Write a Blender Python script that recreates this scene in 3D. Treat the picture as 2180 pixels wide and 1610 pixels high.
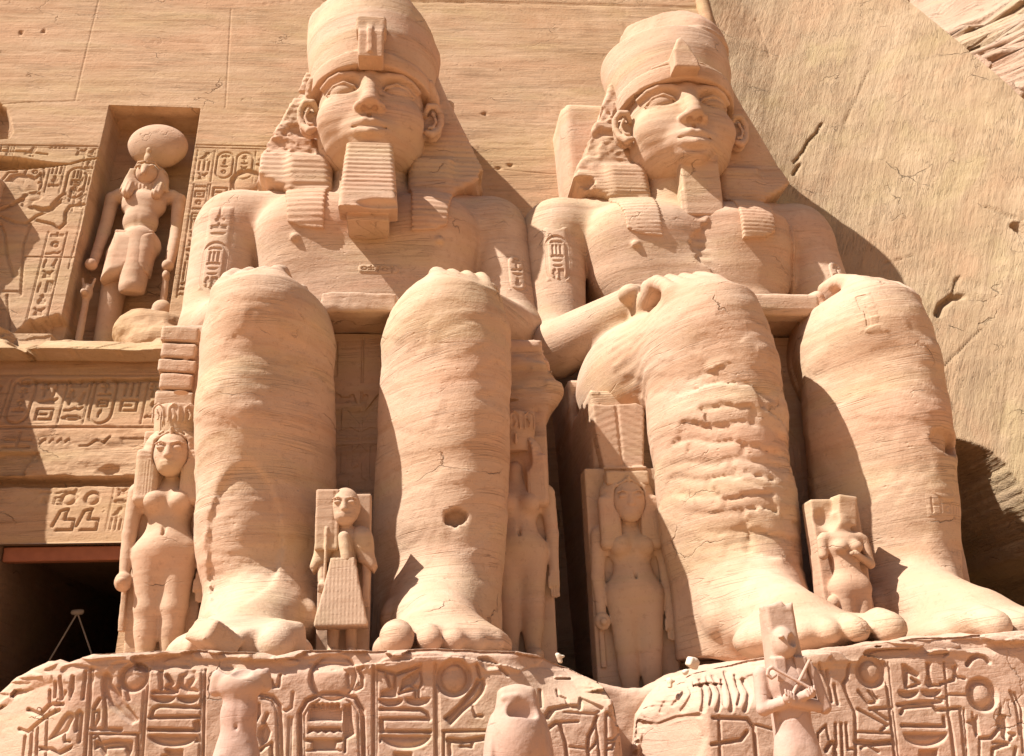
import bpy, math, time
import numpy as np
from mathutils import Matrix, Vector
T0 = time.time()
f32 = np.float32
for o in list(bpy.data.objects): bpy.data.objects.remove(o)
scene = bpy.context.scene
COL = scene.collection

# ------------------------------------------------------------------ camera
CP = np.array([.842, -16.037, -1.123]); YAW, PIT, ROL = np.radians([6.862, 20.015, -2.152]); FPX = 2069.4
_cy, _sy = np.cos(YAW), np.sin(YAW)
FW = np.array([_sy*np.cos(PIT), _cy*np.cos(PIT), np.sin(PIT)]); _rt = np.array([_cy, -_sy, 0]); _up = np.cross(_rt, FW)
RT = _rt*np.cos(ROL)+_up*np.sin(ROL); UP = -_rt*np.sin(ROL)+_up*np.cos(ROL)
cam = bpy.data.cameras.new("camera"); cam_o = bpy.data.objects.new("camera", cam); COL.objects.link(cam_o)
M = Matrix(((RT[0], UP[0], -FW[0], CP[0]), (RT[1], UP[1], -FW[1], CP[1]), (RT[2], UP[2], -FW[2], CP[2]), (0, 0, 0, 1)))
cam_o.matrix_world = M
cam.sensor_width = 36; cam.lens = FPX/2180*36; cam.clip_end = 3000; cam.clip_start = .1
scene.camera = cam_o
def at(px, py, Y=None, wall=False):
    """measured photo point -> world point at depth Y, or on the battered facade plane"""
    d = FW + RT*((px-1090)/FPX) + UP*((805-py)/FPX)
    t = (6.0+.2*CP[2]-CP[1])/(d[1]-.2*d[2]) if wall else (Y-CP[1])/d[1]
    p = CP+d*t
    return p[0], p[2]

# ------------------------------------------------------------------ light
AZ, EL = 71.0, 51.5          # sun: degrees left of the facade's front normal, height
sd = Vector((-math.sin(math.radians(AZ))*math.cos(math.radians(EL)), -math.cos(math.radians(AZ))*math.cos(math.radians(EL)), math.sin(math.radians(EL))))
sun = bpy.data.lights.new("sun", 'SUN'); sun.energy = 5.0; sun.angle = math.radians(.5); sun.color = (1, .97, .93)
sun_o = bpy.data.objects.new("sun", sun); COL.objects.link(sun_o); sun_o.location = (-40, -40, 60)
sun_o.rotation_euler = sd.to_track_quat('Z', 'Y').to_euler()
w = bpy.data.worlds.new("World"); scene.world = w; w.use_nodes = True
nt = w.node_tree; sk = nt.nodes.new('ShaderNodeTexSky'); sk.sky_type = 'NISHITA'; sk.sun_disc = False
sk.sun_elevation = math.radians(EL); sk.sun_rotation = math.atan2(sd.x, sd.y); sk.dust_density = 2.5
bg = nt.nodes['Background']; nt.links.new(sk.outputs[0], bg.inputs[0]); bg.inputs[1].default_value = .05
scene.view_settings.view_transform = 'Standard'; scene.view_settings.look = 'None'
scene.view_settings.exposure = .90; scene.view_settings.gamma = 1

# ------------------------------------------------------------------ materials
def stone(name, c1, c2, c3, strata=1.0, bump=1.0, diag=False, pits=1.0, fine=1.0):
    m = bpy.data.materials.new(name); m.use_nodes = True; n = m.node_tree.nodes; L = m.node_tree.links
    b = n['Principled BSDF']; b.inputs['Roughness'].default_value = .92; b.inputs['Specular IOR Level'].default_value = .15
    geo = n.new('ShaderNodeNewGeometry')
    def mapn(sc, rot=(0, 0, 0)):
        q0 = n.new('ShaderNodeMapping'); q0.inputs['Rotation'].default_value = rot; L.new(geo.outputs['Position'], q0.inputs[0])
        q = n.new('ShaderNodeMapping'); q.inputs['Scale'].default_value = sc
        L.new(q0.outputs[0], q.inputs[0]); return q.outputs[0]
    def noise(vec, scale, det=5, rough=.6, dist=0):
        q = n.new('ShaderNodeTexNoise'); q.inputs['Scale'].default_value = scale; q.inputs['Detail'].default_value = det
        q.inputs['Roughness'].default_value = rough; q.inputs['Distortion'].default_value = dist; L.new(vec, q.inputs['Vector']); return q.outputs[0]
    def ramp(v, a, c):
        q = n.new('ShaderNodeMapRange'); q.inputs[1].default_value = a; q.inputs[2].default_value = c; L.new(v, q.inputs[0]); return q.outputs[0]
    def mix(fac, a, c, mode='MIX'):
        q = n.new('ShaderNodeMix'); q.data_type = 'RGBA'; q.blend_type = mode
        if isinstance(fac, float): q.inputs[0].default_value = fac
        else: L.new(fac, q.inputs[0])
        for i, v in ((6, a), (7, c)):
            if isinstance(v, tuple): q.inputs[i].default_value = (*v, 1)
            else: L.new(v, q.inputs[i])
        return q.outputs[2]
    def mth(op, a, c):
        q = n.new('ShaderNodeMath'); q.operation = op
        for i, v in ((0, a), (1, c)):
            if isinstance(v, (int, float)): q.inputs[i].default_value = v
            else: L.new(v, q.inputs[i])
        return q.outputs[0]
    big = noise(mapn((1, 1, 1)), .35, 4, .6)
    rot = (.05, .06, 0) if not diag else (0, -1.94, 0)
    st = noise(mapn((.16, .16, 2.0) if not diag else (.25, .25, 2.2), rot), 1.3, 5, .68, .6)
    st2 = noise(mapn((.3, .3, 7.0) if not diag else (.5, .5, 6.0), rot), 1.6, 4, .6, .3)
    fn = noise(mapn((1, 1, 1)) if not diag else mapn((.22, .5, 1), rot), 9, 4, .7)
    mid = noise(mapn((1, 1, 1.4)), 1.6, 4, .62)
    c = mix(ramp(big, .38, .62), c1, c2)
    tb = noise(mapn((.22, .22, .9) if not diag else (.4, .4, .5), rot), .9, 4, .55, .8)
    c = mix(mth('MULTIPLY', ramp(tb, .52, .64), .55), c, (c1[0]*1.04, c1[1]*.90, c1[2]*.86)); c = mix(mth('MULTIPLY', ramp(tb, .48, .36), .5), c, (c1[0]*.96, c1[1]*1.02, c1[2]*.86))
    c = mix(mth('MULTIPLY', ramp(st, .5, .72), .75*strata), c, c3)
    c = mix(mth('MULTIPLY', ramp(st2, .52, .68), .35*strata), c, c1)
    c = mix(mth('MULTIPLY', ramp(mid, .58, .74), .45), c, tuple(min(1, v*1.13) for v in c1))
    c = mix(mth('MULTIPLY', ramp(fn, .56, .70), .30), c, tuple(v*.62 for v in c3))
    # sharp bedding lines and cracks
    wv = n.new('ShaderNodeVectorMath'); wv.operation = 'ADD'; L.new(mapn((.55, .55, 1.5) if not diag else (1.2, 1.2, .8), rot), wv.inputs[0])
    q = n.new('ShaderNodeTexNoise'); q.inputs['Scale'].default_value = 1.1; q.inputs['Detail'].default_value = 5; L.new(geo.outputs['Position'], q.inputs['Vector'])
    vs_ = n.new('ShaderNodeVectorMath'); vs_.operation = 'SCALE'; vs_.inputs['Scale'].default_value = 1.1; L.new(q.outputs[1], vs_.inputs[0]); L.new(vs_.outputs[0], wv.inputs[1])
    ck = n.new('ShaderNodeTexVoronoi'); ck.feature = 'DISTANCE_TO_EDGE'; ck.inputs['Scale'].default_value = .62; L.new(wv.outputs[0], ck.inputs['Vector'])
    crack = mth('MULTIPLY', mth('SUBTRACT', 1, ramp(ck.outputs['Distance'], .0, .010)), ramp(noise(mapn((1, 1, 1)), .8, 3), .56, .66))
    s3 = noise(mapn((.10, .10, 3.4) if not diag else (.3, .3, 4.5), rot), 1.1, 3, .5, .4)
    ln = mth('SUBTRACT', 1, ramp(mth('ABSOLUTE', mth('SUBTRACT', mth('FRACT', mth('MULTIPLY', s3, 14), 0), .5), 0), .0, .07))
    ln = mth('MULTIPLY', ln, ramp(noise(mapn((.4, .4, 1.2)), 1.3, 3), .46, .62))
    crk = mth('MAXIMUM', crack, mth('MULTIPLY', ln, .55*strata))
    c = mix(mth('MULTIPLY', crk, .55), c, tuple(v*.45 for v in c3))
    veil = mth('MULTIPLY', ramp(noise(mapn((.5, .5, .35)), .9, 5, .65), .56, .70), .38)
    c = mix(veil, c, tuple(min(.8, v*1.22+.04) for v in c1))
    L.new(c, b.inputs['Base Color'])
    h = mth('MULTIPLY', st, .55*strata); h = mth('ADD', h, mth('MULTIPLY', st2, .22*strata))
    h = mth('ADD', h, mth('MULTIPLY', fn, .30*fine)); h = mth('ADD', h, mth('MULTIPLY', mid, .35))
    vf = noise(mapn((1, 1, 1)), 34, 1, .6)
    h = mth('ADD', h, mth('MULTIPLY', vf, .09*fine)); h = mth('SUBTRACT', h, mth('MULTIPLY', crk, .55))
    vo = n.new('ShaderNodeTexVoronoi'); vo.inputs['Scale'].default_value = 5.5; L.new(mapn((1, 1, 1.5)), vo.inputs['Vector'])
    pit = mth('MULTIPLY', mth('SUBTRACT', 1, ramp(vo.outputs['Distance'], .06, .22)), ramp(mid, .5, .62))
    h = mth('SUBTRACT', h, mth('MULTIPLY', pit, .22*pits))
    bp = n.new('ShaderNodeBump'); bp.inputs['Strength'].default_value = .9; bp.inputs['Distance'].default_value = .11*bump
    L.new(h, bp.inputs['Height']); L.new(bp.outputs[0], b.inputs['Normal'])
    return m
M_COL = stone('colossus_sandstone', (.52, .36, .25), (.47, .305, .195), (.41, .24, .14), .9, .42)
M_FIG = stone('figure_sandstone', (.50, .34, .23), (.45, .29, .185), (.40, .235, .14), .5, .30)
M_WALL = stone('facade_sandstone', (.46, .30, .18), (.41, .255, .14), (.34, .195, .10), 1.0, .50)
M_CLIFF = stone('cliff_rock', (.40, .285, .175), (.35, .24, .14), (.25, .165, .10), .8, 1.0, True, .6, 1.6)
M_PEAK = stone('mountain_rock', (.52, .36, .25), (.46, .30, .20), (.36, .23, .15), 1.0, 1.5, False, .6, 2.0)
M_PED = stone('pedestal_sandstone', (.53, .36, .26), (.47, .305, .21), (.42, .255, .165), .35, .38)
M_TERR = stone('terrace_statue_sandstone', (.47, .315, .245), (.42, .27, .20), (.37, .225, .16), .2, .22)
M_BEIGE = stone('pale_repair_stone', (.72, .58, .42), (.66, .52, .36), (.6, .46, .30), .2, .2)
M_SAND = stone('sand', (.48, .28, .14), (.43, .245, .12), (.38, .21, .10), .1, .5)
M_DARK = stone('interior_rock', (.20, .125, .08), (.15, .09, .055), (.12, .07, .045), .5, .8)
def plain(name, col, rough=.7):
    m = bpy.data.materials.new(name); m.use_nodes = True; n = m.node_tree.nodes; b = n['Principled BSDF']
    q = n.new('ShaderNodeTexNoise'); q.inputs['Scale'].default_value = 6; q.inputs['Detail'].default_value = 4
    tc = n.new('ShaderNodeTexCoord'); m.node_tree.links.new(tc.outputs['Object'], q.inputs['Vector'])
    r = n.new('ShaderNodeValToRGB'); r.color_ramp.elements[0].color = (*[v*.7 for v in col], 1); r.color_ramp.elements[1].color = (*[min(1, v*1.25) for v in col], 1)
    m.node_tree.links.new(q.outputs[0], r.inputs[0]); m.node_tree.links.new(r.outputs[0], b.inputs['Base Color'])
    b.inputs['Roughness'].default_value = rough; return m
M_WOOD = plain('door_wood', (.30, .105, .05)); M_ROPE = plain('rope', (.32, .26, .20)); M_WHITE = stone('pale_chip_stone', (.62, .52, .40), (.58, .48, .36), (.5, .4, .29), .1, .15)

# ------------------------------------------------------------------ object helpers
def tag(o, label, cat, group=None, kind=None):
    if label: o['label'] = label
    if cat: o['category'] = cat
    if group: o['group'] = group
    if kind: o['kind'] = kind
    return o
def empty(name, loc, label, cat, group=None):
    o = bpy.data.objects.new(name, None); COL.objects.link(o); o.location = loc; o.empty_display_size = .3
    bpy.context.view_layer.update()
    return tag(o, label, cat, group)
def mesh_obj(name, V, F, mat, parent=None, smooth=True, label=None):
    """V world coordinates; F (n,4) quads array or list of polygons"""
    me = bpy.data.meshes.new(name)
    V = np.asarray(V, f32)
    if parent is not None: V = V - np.array(parent.matrix_world.translation, f32) if parent.parent is None else V - np.array(parent.matrix_world.translation, f32)
    if isinstance(F, np.ndarray):
        me.vertices.add(len(V)); me.vertices.foreach_set('co', V.ravel())
        nf = len(F); me.loops.add(nf*4); me.loops.foreach_set('vertex_index', F.astype(np.int32).ravel())
        me.polygons.add(nf); me.polygons.foreach_set('loop_start', np.arange(0, nf*4, 4, dtype=np.int32))
        me.polygons.foreach_set('loop_total', np.full(nf, 4, np.int32)); me.update(calc_edges=True); me.validate()
    else:
        me.from_pydata([tuple(map(float, v)) for v in V], [], F); me.update()
    me.polygons.foreach_set('use_smooth', np.full(len(me.polygons), smooth, bool))
    me.materials.append(mat)
    o = bpy.data.objects.new(name, me); COL.objects.link(o)
    if parent is not None: o.parent = parent
    if label: o['label'] = label
    bpy.context.view_layer.update()
    return o

# ------------------------------------------------------------------ noise
_rng = np.random.RandomState(7); _T = _rng.rand(64, 64, 64).astype(f32)
def vn(x, y, z):
    xi = np.floor(x); yi = np.floor(y); zi = np.floor(z)
    fx = x-xi; fy = y-yi; fz = z-zi
    fx = fx*fx*(3-2*fx); fy = fy*fy*(3-2*fy); fz = fz*fz*(3-2*fz)
    a = xi.astype(np.int32) & 63; b = yi.astype(np.int32) & 63; c = zi.astype(np.int32) & 63
    a1 = (a+1) & 63; b1 = (b+1) & 63; c1 = (c+1) & 63
    r0 = (_T[a, b, c]*(1-fx)+_T[a1, b, c]*fx)*(1-fy)+(_T[a, b1, c]*(1-fx)+_T[a1, b1, c]*fx)*fy
    r1 = (_T[a, b, c1]*(1-fx)+_T[a1, b, c1]*fx)*(1-fy)+(_T[a, b1, c1]*(1-fx)+_T[a1, b1, c1]*fx)*fy
    return r0*(1-fz)+r1*fz
def fbm(x, y, z, oct=4):
    s = 0; a = .5; t = 0
    for i in range(oct):
        s = s + a*vn(x+i*7.3, y+i*3.1, z+i*11.7); t += a; a *= .5; x = x*2.03; y = y*2.03; z = z*2.03
    return s/t-.5
def sstep(a, b, x):
    t = np.clip((x-a)/(b-a), 0, 1); return t*t*(3-2*t)

# ------------------------------------------------------------------ implicit sculpting kit
def eul(rx, ry, rz):
    rx, ry, rz = np.radians([rx, ry, rz])
    X = np.array([[1, 0, 0], [0, np.cos(rx), -np.sin(rx)], [0, np.sin(rx), np.cos(rx)]])
    Y = np.array([[np.cos(ry), 0, np.sin(ry)], [0, 1, 0], [-np.sin(ry), 0, np.cos(ry)]])
    Z = np.array([[np.cos(rz), -np.sin(rz), 0], [np.sin(rz), np.cos(rz), 0], [0, 0, 1]])
    return (Z@Y@X).astype(f32)
class Sculpt:
    def __init__(s, disp=None): s.ops = []; s.disp = disp; s.post = []
    def add(s, fn, lo, hi, k=.1, sub=False, sym=False):
        s.ops.append((fn, np.array(lo, f32), np.array(hi, f32), k, sub, sym)); return s
    def ell(s, c, r, k=.1, sub=False, sym=False, rot=None, n=2.0):
        c = np.array(c, f32); r = np.array(r, f32); R = eul(*rot) if rot else None
        def fn(P):
            q = P-c
            if R is not None: q = q@R
            q = q/r
            if n == 2.0:
                k0 = np.sqrt((q*q).sum(1)+1e-9); k1 = np.sqrt(((q/r)**2).sum(1)+1e-9); return k0*(k0-1)/k1
            k0 = (np.abs(q)**n).sum(1)**(1/n); return (k0-1)*r.min()
        e = np.full(3, r.max()) if rot else r
        return s.add(fn, c-e, c+e, k, sub, sym)
    def cap(s, a, b, ra, rb, k=.1, sub=False, sym=False, sq=(1, 1, 1)):
        a = np.array(a, f32); b = np.array(b, f32); d = b-a; q2 = (d*d).sum()+1e-9; sq = np.array(sq, f32)
        def fn(P):
            p = P-a; t = np.clip(p@d/q2, 0, 1); v = (p-t[:, None]*d)/sq
            return np.sqrt((v*v).sum(1))-(ra+(rb-ra)*t)
        m = max(ra, rb)*sq.max()
        return s.add(fn, np.minimum(a, b)-m, np.maximum(a, b)+m, k, sub, sym)
    def tube(s, pts, rs, k=.03, sub=False, sym=False):
        if not hasattr(rs, '__len__'): rs = [rs]*len(pts)
        T = Sculpt()
        for i in range(len(pts)-1): T.cap(pts[i], pts[i+1], rs[i], rs[i+1], .004)
        fs = [o[0] for o in T.ops]
        def fn(P):
            d = fs[0](P)
            for f in fs[1:]: d = np.minimum(d, f(P))
            return d
        return s.add(fn, np.min([o[1] for o in T.ops], 0), np.max([o[2] for o in T.ops], 0), k, sub, sym)
    def box(s, c, h, r=.05, k=.03, sub=False, sym=False, rot=None):
        c = np.array(c, f32); hh = np.array(h, f32)-r; R = eul(*rot) if rot else None
        def fn(P):
            q = P-c
            if R is not None: q = q@R
            q = np.abs(q)-hh
            return np.sqrt((np.maximum(q, 0)**2).sum(1))+np.minimum(q.max(1), 0)-r
        e = np.full(3, np.linalg.norm(h)) if rot else np.array(h)
        return s.add(fn, c-e, c+e, k, sub, sym)
    def prism(s, poly, y0, y1, r=.03, k=.03, sub=False, sym=False, axis=1, shear=None):
        """polygon in (x,z) (axis 1) or (y,z) (axis 0), extruded from y0 to y1"""
        pl = np.array(poly, f32); ax = (0, 2) if axis == 1 else (1, 2)
        def fn(P):
            u = P[:, ax[0]]; v = P[:, ax[1]]; d2 = poly_sd(u, v, pl)
            yc = P[:, axis]
            if shear is not None: yc = yc-shear(P)
            dy = np.maximum(y0-yc, yc-y1)
            a = d2+r; b = dy+r
            return np.minimum(np.maximum(a, b), 0)+np.sqrt(np.maximum(a, 0)**2+np.maximum(b, 0)**2)-r
        lo = np.zeros(3); hi = np.zeros(3); lo[ax[0]], lo[2] = pl.min(0); hi[ax[0]], hi[2] = pl.max(0); lo[axis] = y0; hi[axis] = y1
        if shear is not None: lo[axis] -= 8; hi[axis] += 8
        return s.add(fn, lo, hi, k, sub, sym)
    def __call__(s, P):
        d = np.full(len(P), 1.2, f32); A = None
        for fn, lo, hi, k, sub, sym in s.ops:
            Q = P
            if sym:
                if A is None: A = P.copy(); A[:, 0] = np.abs(A[:, 0])
                Q = A
            pad = .75+k
            m = np.nonzero(((Q > lo-pad) & (Q < hi+pad)).all(1))[0]
            if len(m) == 0: continue
            v = fn(Q[m]).astype(f32); c = d[m]
            if sub:
                h = np.clip(.5-.5*(c+v)/k, 0, 1); d[m] = c*(1-h)-v*h+k*h*(1-h)
            else:
                h = np.clip(.5+.5*(v-c)/k, 0, 1); d[m] = v*(1-h)+c*h-k*h*(1-h)
        if s.disp is not None: d = d+s.disp(P).astype(f32)
        return d
def poly_sd(u, v, pl):
    d = np.full(u.shape, 1e9, f32); sg = np.ones(u.shape, bool); n = len(pl); ins = np.zeros(u.shape, bool)
    for i in range(n):
        ax, ay = pl[i]; bx, by = pl[(i+1) % n]; ex, ey = bx-ax, by-ay; L = ex*ex+ey*ey+1e-12
        t = np.clip(((u-ax)*ex+(v-ay)*ey)/L, 0, 1); dd = (u-ax-t*ex)**2+(v-ay-t*ey)**2; d = np.minimum(d, dd)
        c = (ay > v) != (by > v)
        if abs(ey) > 1e-12: ins ^= c & (u < (v-ay)/ey*ex+ax)
    d = np.sqrt(d); return np.where(ins, -d, d)
def surfnet(f, lo, hi, h, bs=8):
    lo = np.array(lo, f32); nb = np.ceil((np.array(hi)-lo)/h/bs).astype(int)+1; n = nb*bs
    I = np.stack(np.meshgrid(*[np.arange(q) for q in nb], indexing='ij'), -1).reshape(-1, 3)
    dc = f((lo+(I*bs+(bs-1)/2)*h).astype(f32))
    act = np.abs(dc) < bs*h*.87*1.35+.09
    D = np.empty((*nb, bs, bs, bs), f32); D[...] = np.where(dc > 0, 1, -1).reshape(*nb, 1, 1, 1)
    off = np.stack(np.meshgrid(*[np.arange(bs)]*3, indexing='ij'), -1).reshape(-1, 3)
    Ia = I[act]; CH = 1500
    for c in range(0, len(Ia), CH):
        J = Ia[c:c+CH]; P = (lo+((J*bs)[:, None, :]+off[None])*h).reshape(-1, 3).astype(f32)
        D[J[:, 0], J[:, 1], J[:, 2]] = f(P).reshape(-1, bs, bs, bs)
    D = D.transpose(0, 3, 1, 4, 2, 5).reshape(n)
    D[0] = D[-1] = 1; D[:, 0] = D[:, -1] = 1; D[:, :, 0] = D[:, :, -1] = 1
    S = D < 0; Su = S.astype(np.uint8)
    c = Su[:-1]+Su[1:]; c = c[:, :-1]+c[:, 1:]; c = c[:, :, :-1]+c[:, :, 1:]
    K = np.argwhere((c > 0) & (c < 8)); idx = np.full(c.shape, -1, np.int32); idx[K[:, 0], K[:, 1], K[:, 2]] = np.arange(len(K))
    acc = np.zeros((len(K), 3), f32); cnt = np.zeros(len(K), f32)
    cor = [(a, b, e) for a in (0, 1) for b in (0, 1) for e in (0, 1)]
    val = {q: D[K[:, 0]+q[0], K[:, 1]+q[1], K[:, 2]+q[2]] for q in cor}
    for q in cor:
        for ax in range(3):
            if q[ax]: continue
            r = list(q); r[ax] = 1; r = tuple(r); a = val[q]; b = val[r]; m = (a < 0) != (b < 0)
            t = np.where(m, a/np.where(m, a-b, 1), 0)
            p = np.array(q, f32)[None].repeat(len(K), 0); p[:, ax] = t
            acc += p*m[:, None]; cnt += m
    V = lo+(K+acc/cnt[:, None])*h
    F = []
    for ax in range(3):
        a = [slice(None)]*3; b = [slice(None)]*3; a[ax] = slice(0, -1); b[ax] = slice(1, None)
        E = np.argwhere(S[tuple(a)] != S[tuple(b)]); o1, o2 = [(1, 2), (2, 0), (0, 1)][ax]
        E = E[(E[:, o1] > 0) & (E[:, o2] > 0)]
        def g(d1, d2):
            q = E.copy(); q[:, o1] -= d1; q[:, o2] -= d2
            q = np.minimum(q, np.array(idx.shape)-1); return idx[q[:, 0], q[:, 1], q[:, 2]]
        Q = np.stack([g(1, 1), g(0, 1), g(0, 0), g(1, 0)], 1)
        ins = S[E[:, 0], E[:, 1], E[:, 2]]; Q[~ins] = Q[~ins][:, ::-1]; Q = Q[(Q >= 0).all(1)]; F.append(Q)
    return V, np.concatenate(F)
def sculpt(name, f, lo, hi, h, mat, parent=None, off=(0, 0, 0), scale=1.0, rz=0, label=None, ys=1.0):
    V, F = surfnet(f, lo, hi, h)
    if ys != 1: V[:, 1] *= ys
    if rz: V = V@eul(0, 0, rz).T
    o = mesh_obj(name, V*scale+np.array(off, f32), F, mat, parent, True, label)
    print(f'{name}: {len(V)} verts {time.time()-T0:.1f}s'); return o

# ------------------------------------------------------------------ carved relief (2-D depth maps in metres)
class Relief:
    def __init__(s, us, vs): s.u = np.asarray(us, f32); s.v = np.asarray(vs, f32); s.H = np.zeros((len(us), len(vs)), f32); s.map = lambda p: p
    def _win(s, lo, hi):
        i0, i1 = np.searchsorted(s.u, [lo[0], hi[0]]); j0, j1 = np.searchsorted(s.v, [lo[1], hi[1]])
        if i0 >= i1 or j0 >= j1: return None
        return slice(i0, i1), slice(j0, j1), *np.meshgrid(s.u[i0:i1], s.v[j0:j1], indexing='ij')
    def stroke(s, pts, w, d=.05, e=.011, raised=False, raw=False):
        p = np.array([s.map(q) if not raw else q for q in pts], f32); m = w/2+e
        W = s._win(p.min(0)-m, p.max(0)+m)
        if W is None: return
        a, b, U, V = W; D = np.full(U.shape, 1e9, f32)
        for i in range(max(1, len(p)-1)):
            x, y = p[i]; ex, ey = (p[i+1]-p[i]) if len(p) > 1 else (0, 0); t = np.clip(((U-x)*ex+(V-y)*ey)/(ex*ex+ey*ey+1e-9), 0, 1)
            D = np.minimum(D, (U-x-t*ex)**2+(V-y-t*ey)**2)
        h = d*(1-sstep(w/2-e, w/2+e, np.sqrt(D)))
        s.H[a, b] = np.maximum(s.H[a, b], h) if not raised else s.H[a, b]-h
    def fill(s, pts, d=.06, e=.025, pillow=.0, pw=.12, raw=False):
        p = np.array([s.map(q) if not raw else q for q in pts], f32)
        W = s._win(p.min(0)-e, p.max(0)+e)
        if W is None: return
        a, b, U, V = W; q = -poly_sd(U, V, p)
        h = d*sstep(-e, e, q)*(1-pillow*sstep(0, pw, q))
        s.H[a, b] = np.maximum(s.H[a, b], h)
    def disc(s, c, r, d=.06, boss=0, raw=False, flat=1.0):
        c = np.array(s.map(c) if not raw else c); W = s._win(c-r-.05, c+r+.05)
        if W is None: return
        a, b, U, V = W; q = np.sqrt((U-c[0])**2+((V-c[1])/flat)**2); h = d*(1-sstep(r-.02, r+.02, q))
        if boss: h = h-d*.95*np.sqrt(np.clip(1-(q/boss)**2, 0, 1))*(q < r)
        s.H[a, b] = np.maximum(s.H[a, b], h)
    def bowl(s, a, b, depth, d=.07):
        """half-disc hanging from the line a-b (photo points)"""
        (x0, y0), (x1, y1) = a, b; cx = (x0+x1)/2; rx = (x1-x0)/2; pts = [(x0, y0), (x1, y1)]
        pts += [(cx+rx*math.cos(t), y0+depth*math.sin(t)) for t in np.linspace(.15, math.pi-.15, 12)]
        s.fill(pts, d, .02, .45, .08)
# small library of picture signs, unit cell (0..1, v up)
def sign(R, kind, x, z, w, h, d=.035, sw=.03):
    def P(*p): return [(x+a*w, z+b*h) for a, b in p]
    S = lambda *p: R.stroke(P(*p), sw, d, sw*.35, raw=True)
    Fl = lambda *p: R.fill(P(*p), d, sw*.4, .3, .06, raw=True)
    k = kind
    if k == 0: R.disc((x+.5*w, z+.5*h), .3*min(w, h), d, .16*min(w, h), raw=True)
    elif k == 1: S((.35, .05), (.35, .5)); Fl((.3, .45), (.5, .95), (.6, .55), (.4, .35))
    elif k == 2: S(*[(i/8, .45+.2*(i % 2)) for i in range(9)])
    elif k == 3: Fl((.1, .15), (.45, .6), (.5, .85), (.7, .9), (.8, .75), (.65, .35), (.5, .2)); S((.5, .25), (.5, .02), (.65, .02))
    elif k == 4: Fl((.05, .7), (.95, .7), (.8, .4), (.5, .25), (.2, .4))
    elif k == 5: S((.5, 0), (.5, .5)); S((.2, .5), (.8, .5)); S((.5, .5), (.32, .8), (.5, .97), (.68, .8), (.5, .5))
    elif k == 6: S((.02, .5), (.3, .72), (.7, .72), (.98, .5), (.7, .3), (.3, .3), (.02, .5))
    elif k == 7: S((.1, .1), (.9, .1), (.9, .8), (.1, .8), (.1, .1)); S((.1, .45), (.6, .45))
    elif k == 8: Fl((.3, .05), (.75, .05), (.8, .35), (.6, .5), (.65, .75), (.5, .95), (.35, .8), (.4, .55), (.25, .35))
    elif k == 9: S((.1, .3), (.9, .3)); S((.1, .6), (.9, .6)); S((.5, .3), (.5, .95))
    elif k == 10: S((.15, .05), (.15, .95)); S((.5, .05), (.5, .95)); S((.85, .05), (.85, .95))
    elif k == 11: S((.05, .35), (.3, .35), (.55, .6), (.8, .45), (.95, .75))
    elif k == 12: Fl((.2, .2), (.8, .2), (.7, .6), (.5, .75), (.3, .6)); S((.2, .8), (.4, .6)); S((.8, .8), (.6, .6))
def column(R, x, z0, z1, w, seed, d=.035, sw=.03, lines=True, cell=1.0):
    r = np.random.RandomState(seed); z = z1
    if lines:
        for q in (x-w*.08, x+w*1.08): R.stroke([(q, z0), (q, z1)], sw*.7, d*.8, sw*.3, raw=True)
    while z > z0+w*.4:
        k = r.randint(0, 13); hh = w*cell*(.45 if k in (2, 4, 6, 9, 11) else .85); z -= hh*1.1
        if z < z0-.02: break
        if k in (5, 1) and w > .3:
            sign(R, k, x, z, w*.45, hh, d, sw); sign(R, r.choice([1, 3, 10]), x+w*.55, z, w*.42, hh, d, sw)
        else: sign(R, k, x+.05*w, z, w*.9, hh, d, sw)
def cartouche(R, x, z, w, h, seed, d=.04, sw=.035, horiz=False):
    n = 10; pts = []
    if not horiz:
        r = w/2
        pts = [(x+r-r*math.cos(t), z+h-r+r*math.sin(t)) for t in np.linspace(0, math.pi, n)]+[(x+r+r*math.cos(t), z+r-r*math.sin(t)) for t in np.linspace(0, math.pi, n)]
    else:
        r = h/2
        pts = [(x+r-r*math.sin(t), z+r-r*math.cos(t)) for t in np.linspace(0, math.pi, n)]+[(x+w-r+r*math.sin(t), z+r+r*math.cos(t)) for t in np.linspace(0, math.pi, n)]
    pts.append(pts[0]); R.stroke(pts, sw, d, sw*.35, raw=True)
    rr = np.random.RandomState(seed)
    if not horiz: column(R, x+w*.2, z+w*.15, z+h-w*.2, w*.6, seed, d, sw*.8, False)
    else:
        q = x+h*.35
        while q < x+w-h*.7: sign(R, rr.randint(0, 13), q, z+h*.2, h*.5, h*.6, d, sw*.8); q += h*.55
def sheet(name, us, vs, fn, mat, parent=None, hole=None, label=None):
    """grid mesh: fn(U,V) -> x,y,z arrays; hole(U,V) boolean of cells to drop"""
    U, V = np.meshgrid(np.asarray(us, f32), np.asarray(vs, f32), indexing='ij'); X, Y, Z = fn(U, V)
    P = np.stack([X, Y, Z], -1).reshape(-1, 3); n, m = U.shape; I = np.arange(n*m).reshape(n, m)
    Q = np.stack([I[:-1, :-1], I[1:, :-1], I[1:, 1:], I[:-1, 1:]], -1)
    if hole is not None: Q = Q[~hole((U[:-1, :-1]+U[1:, 1:])/2, (V[:-1, :-1]+V[1:, 1:])/2)]
    return mesh_obj(name, P, Q.reshape(-1, 4), mat, parent, True, label)
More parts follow.
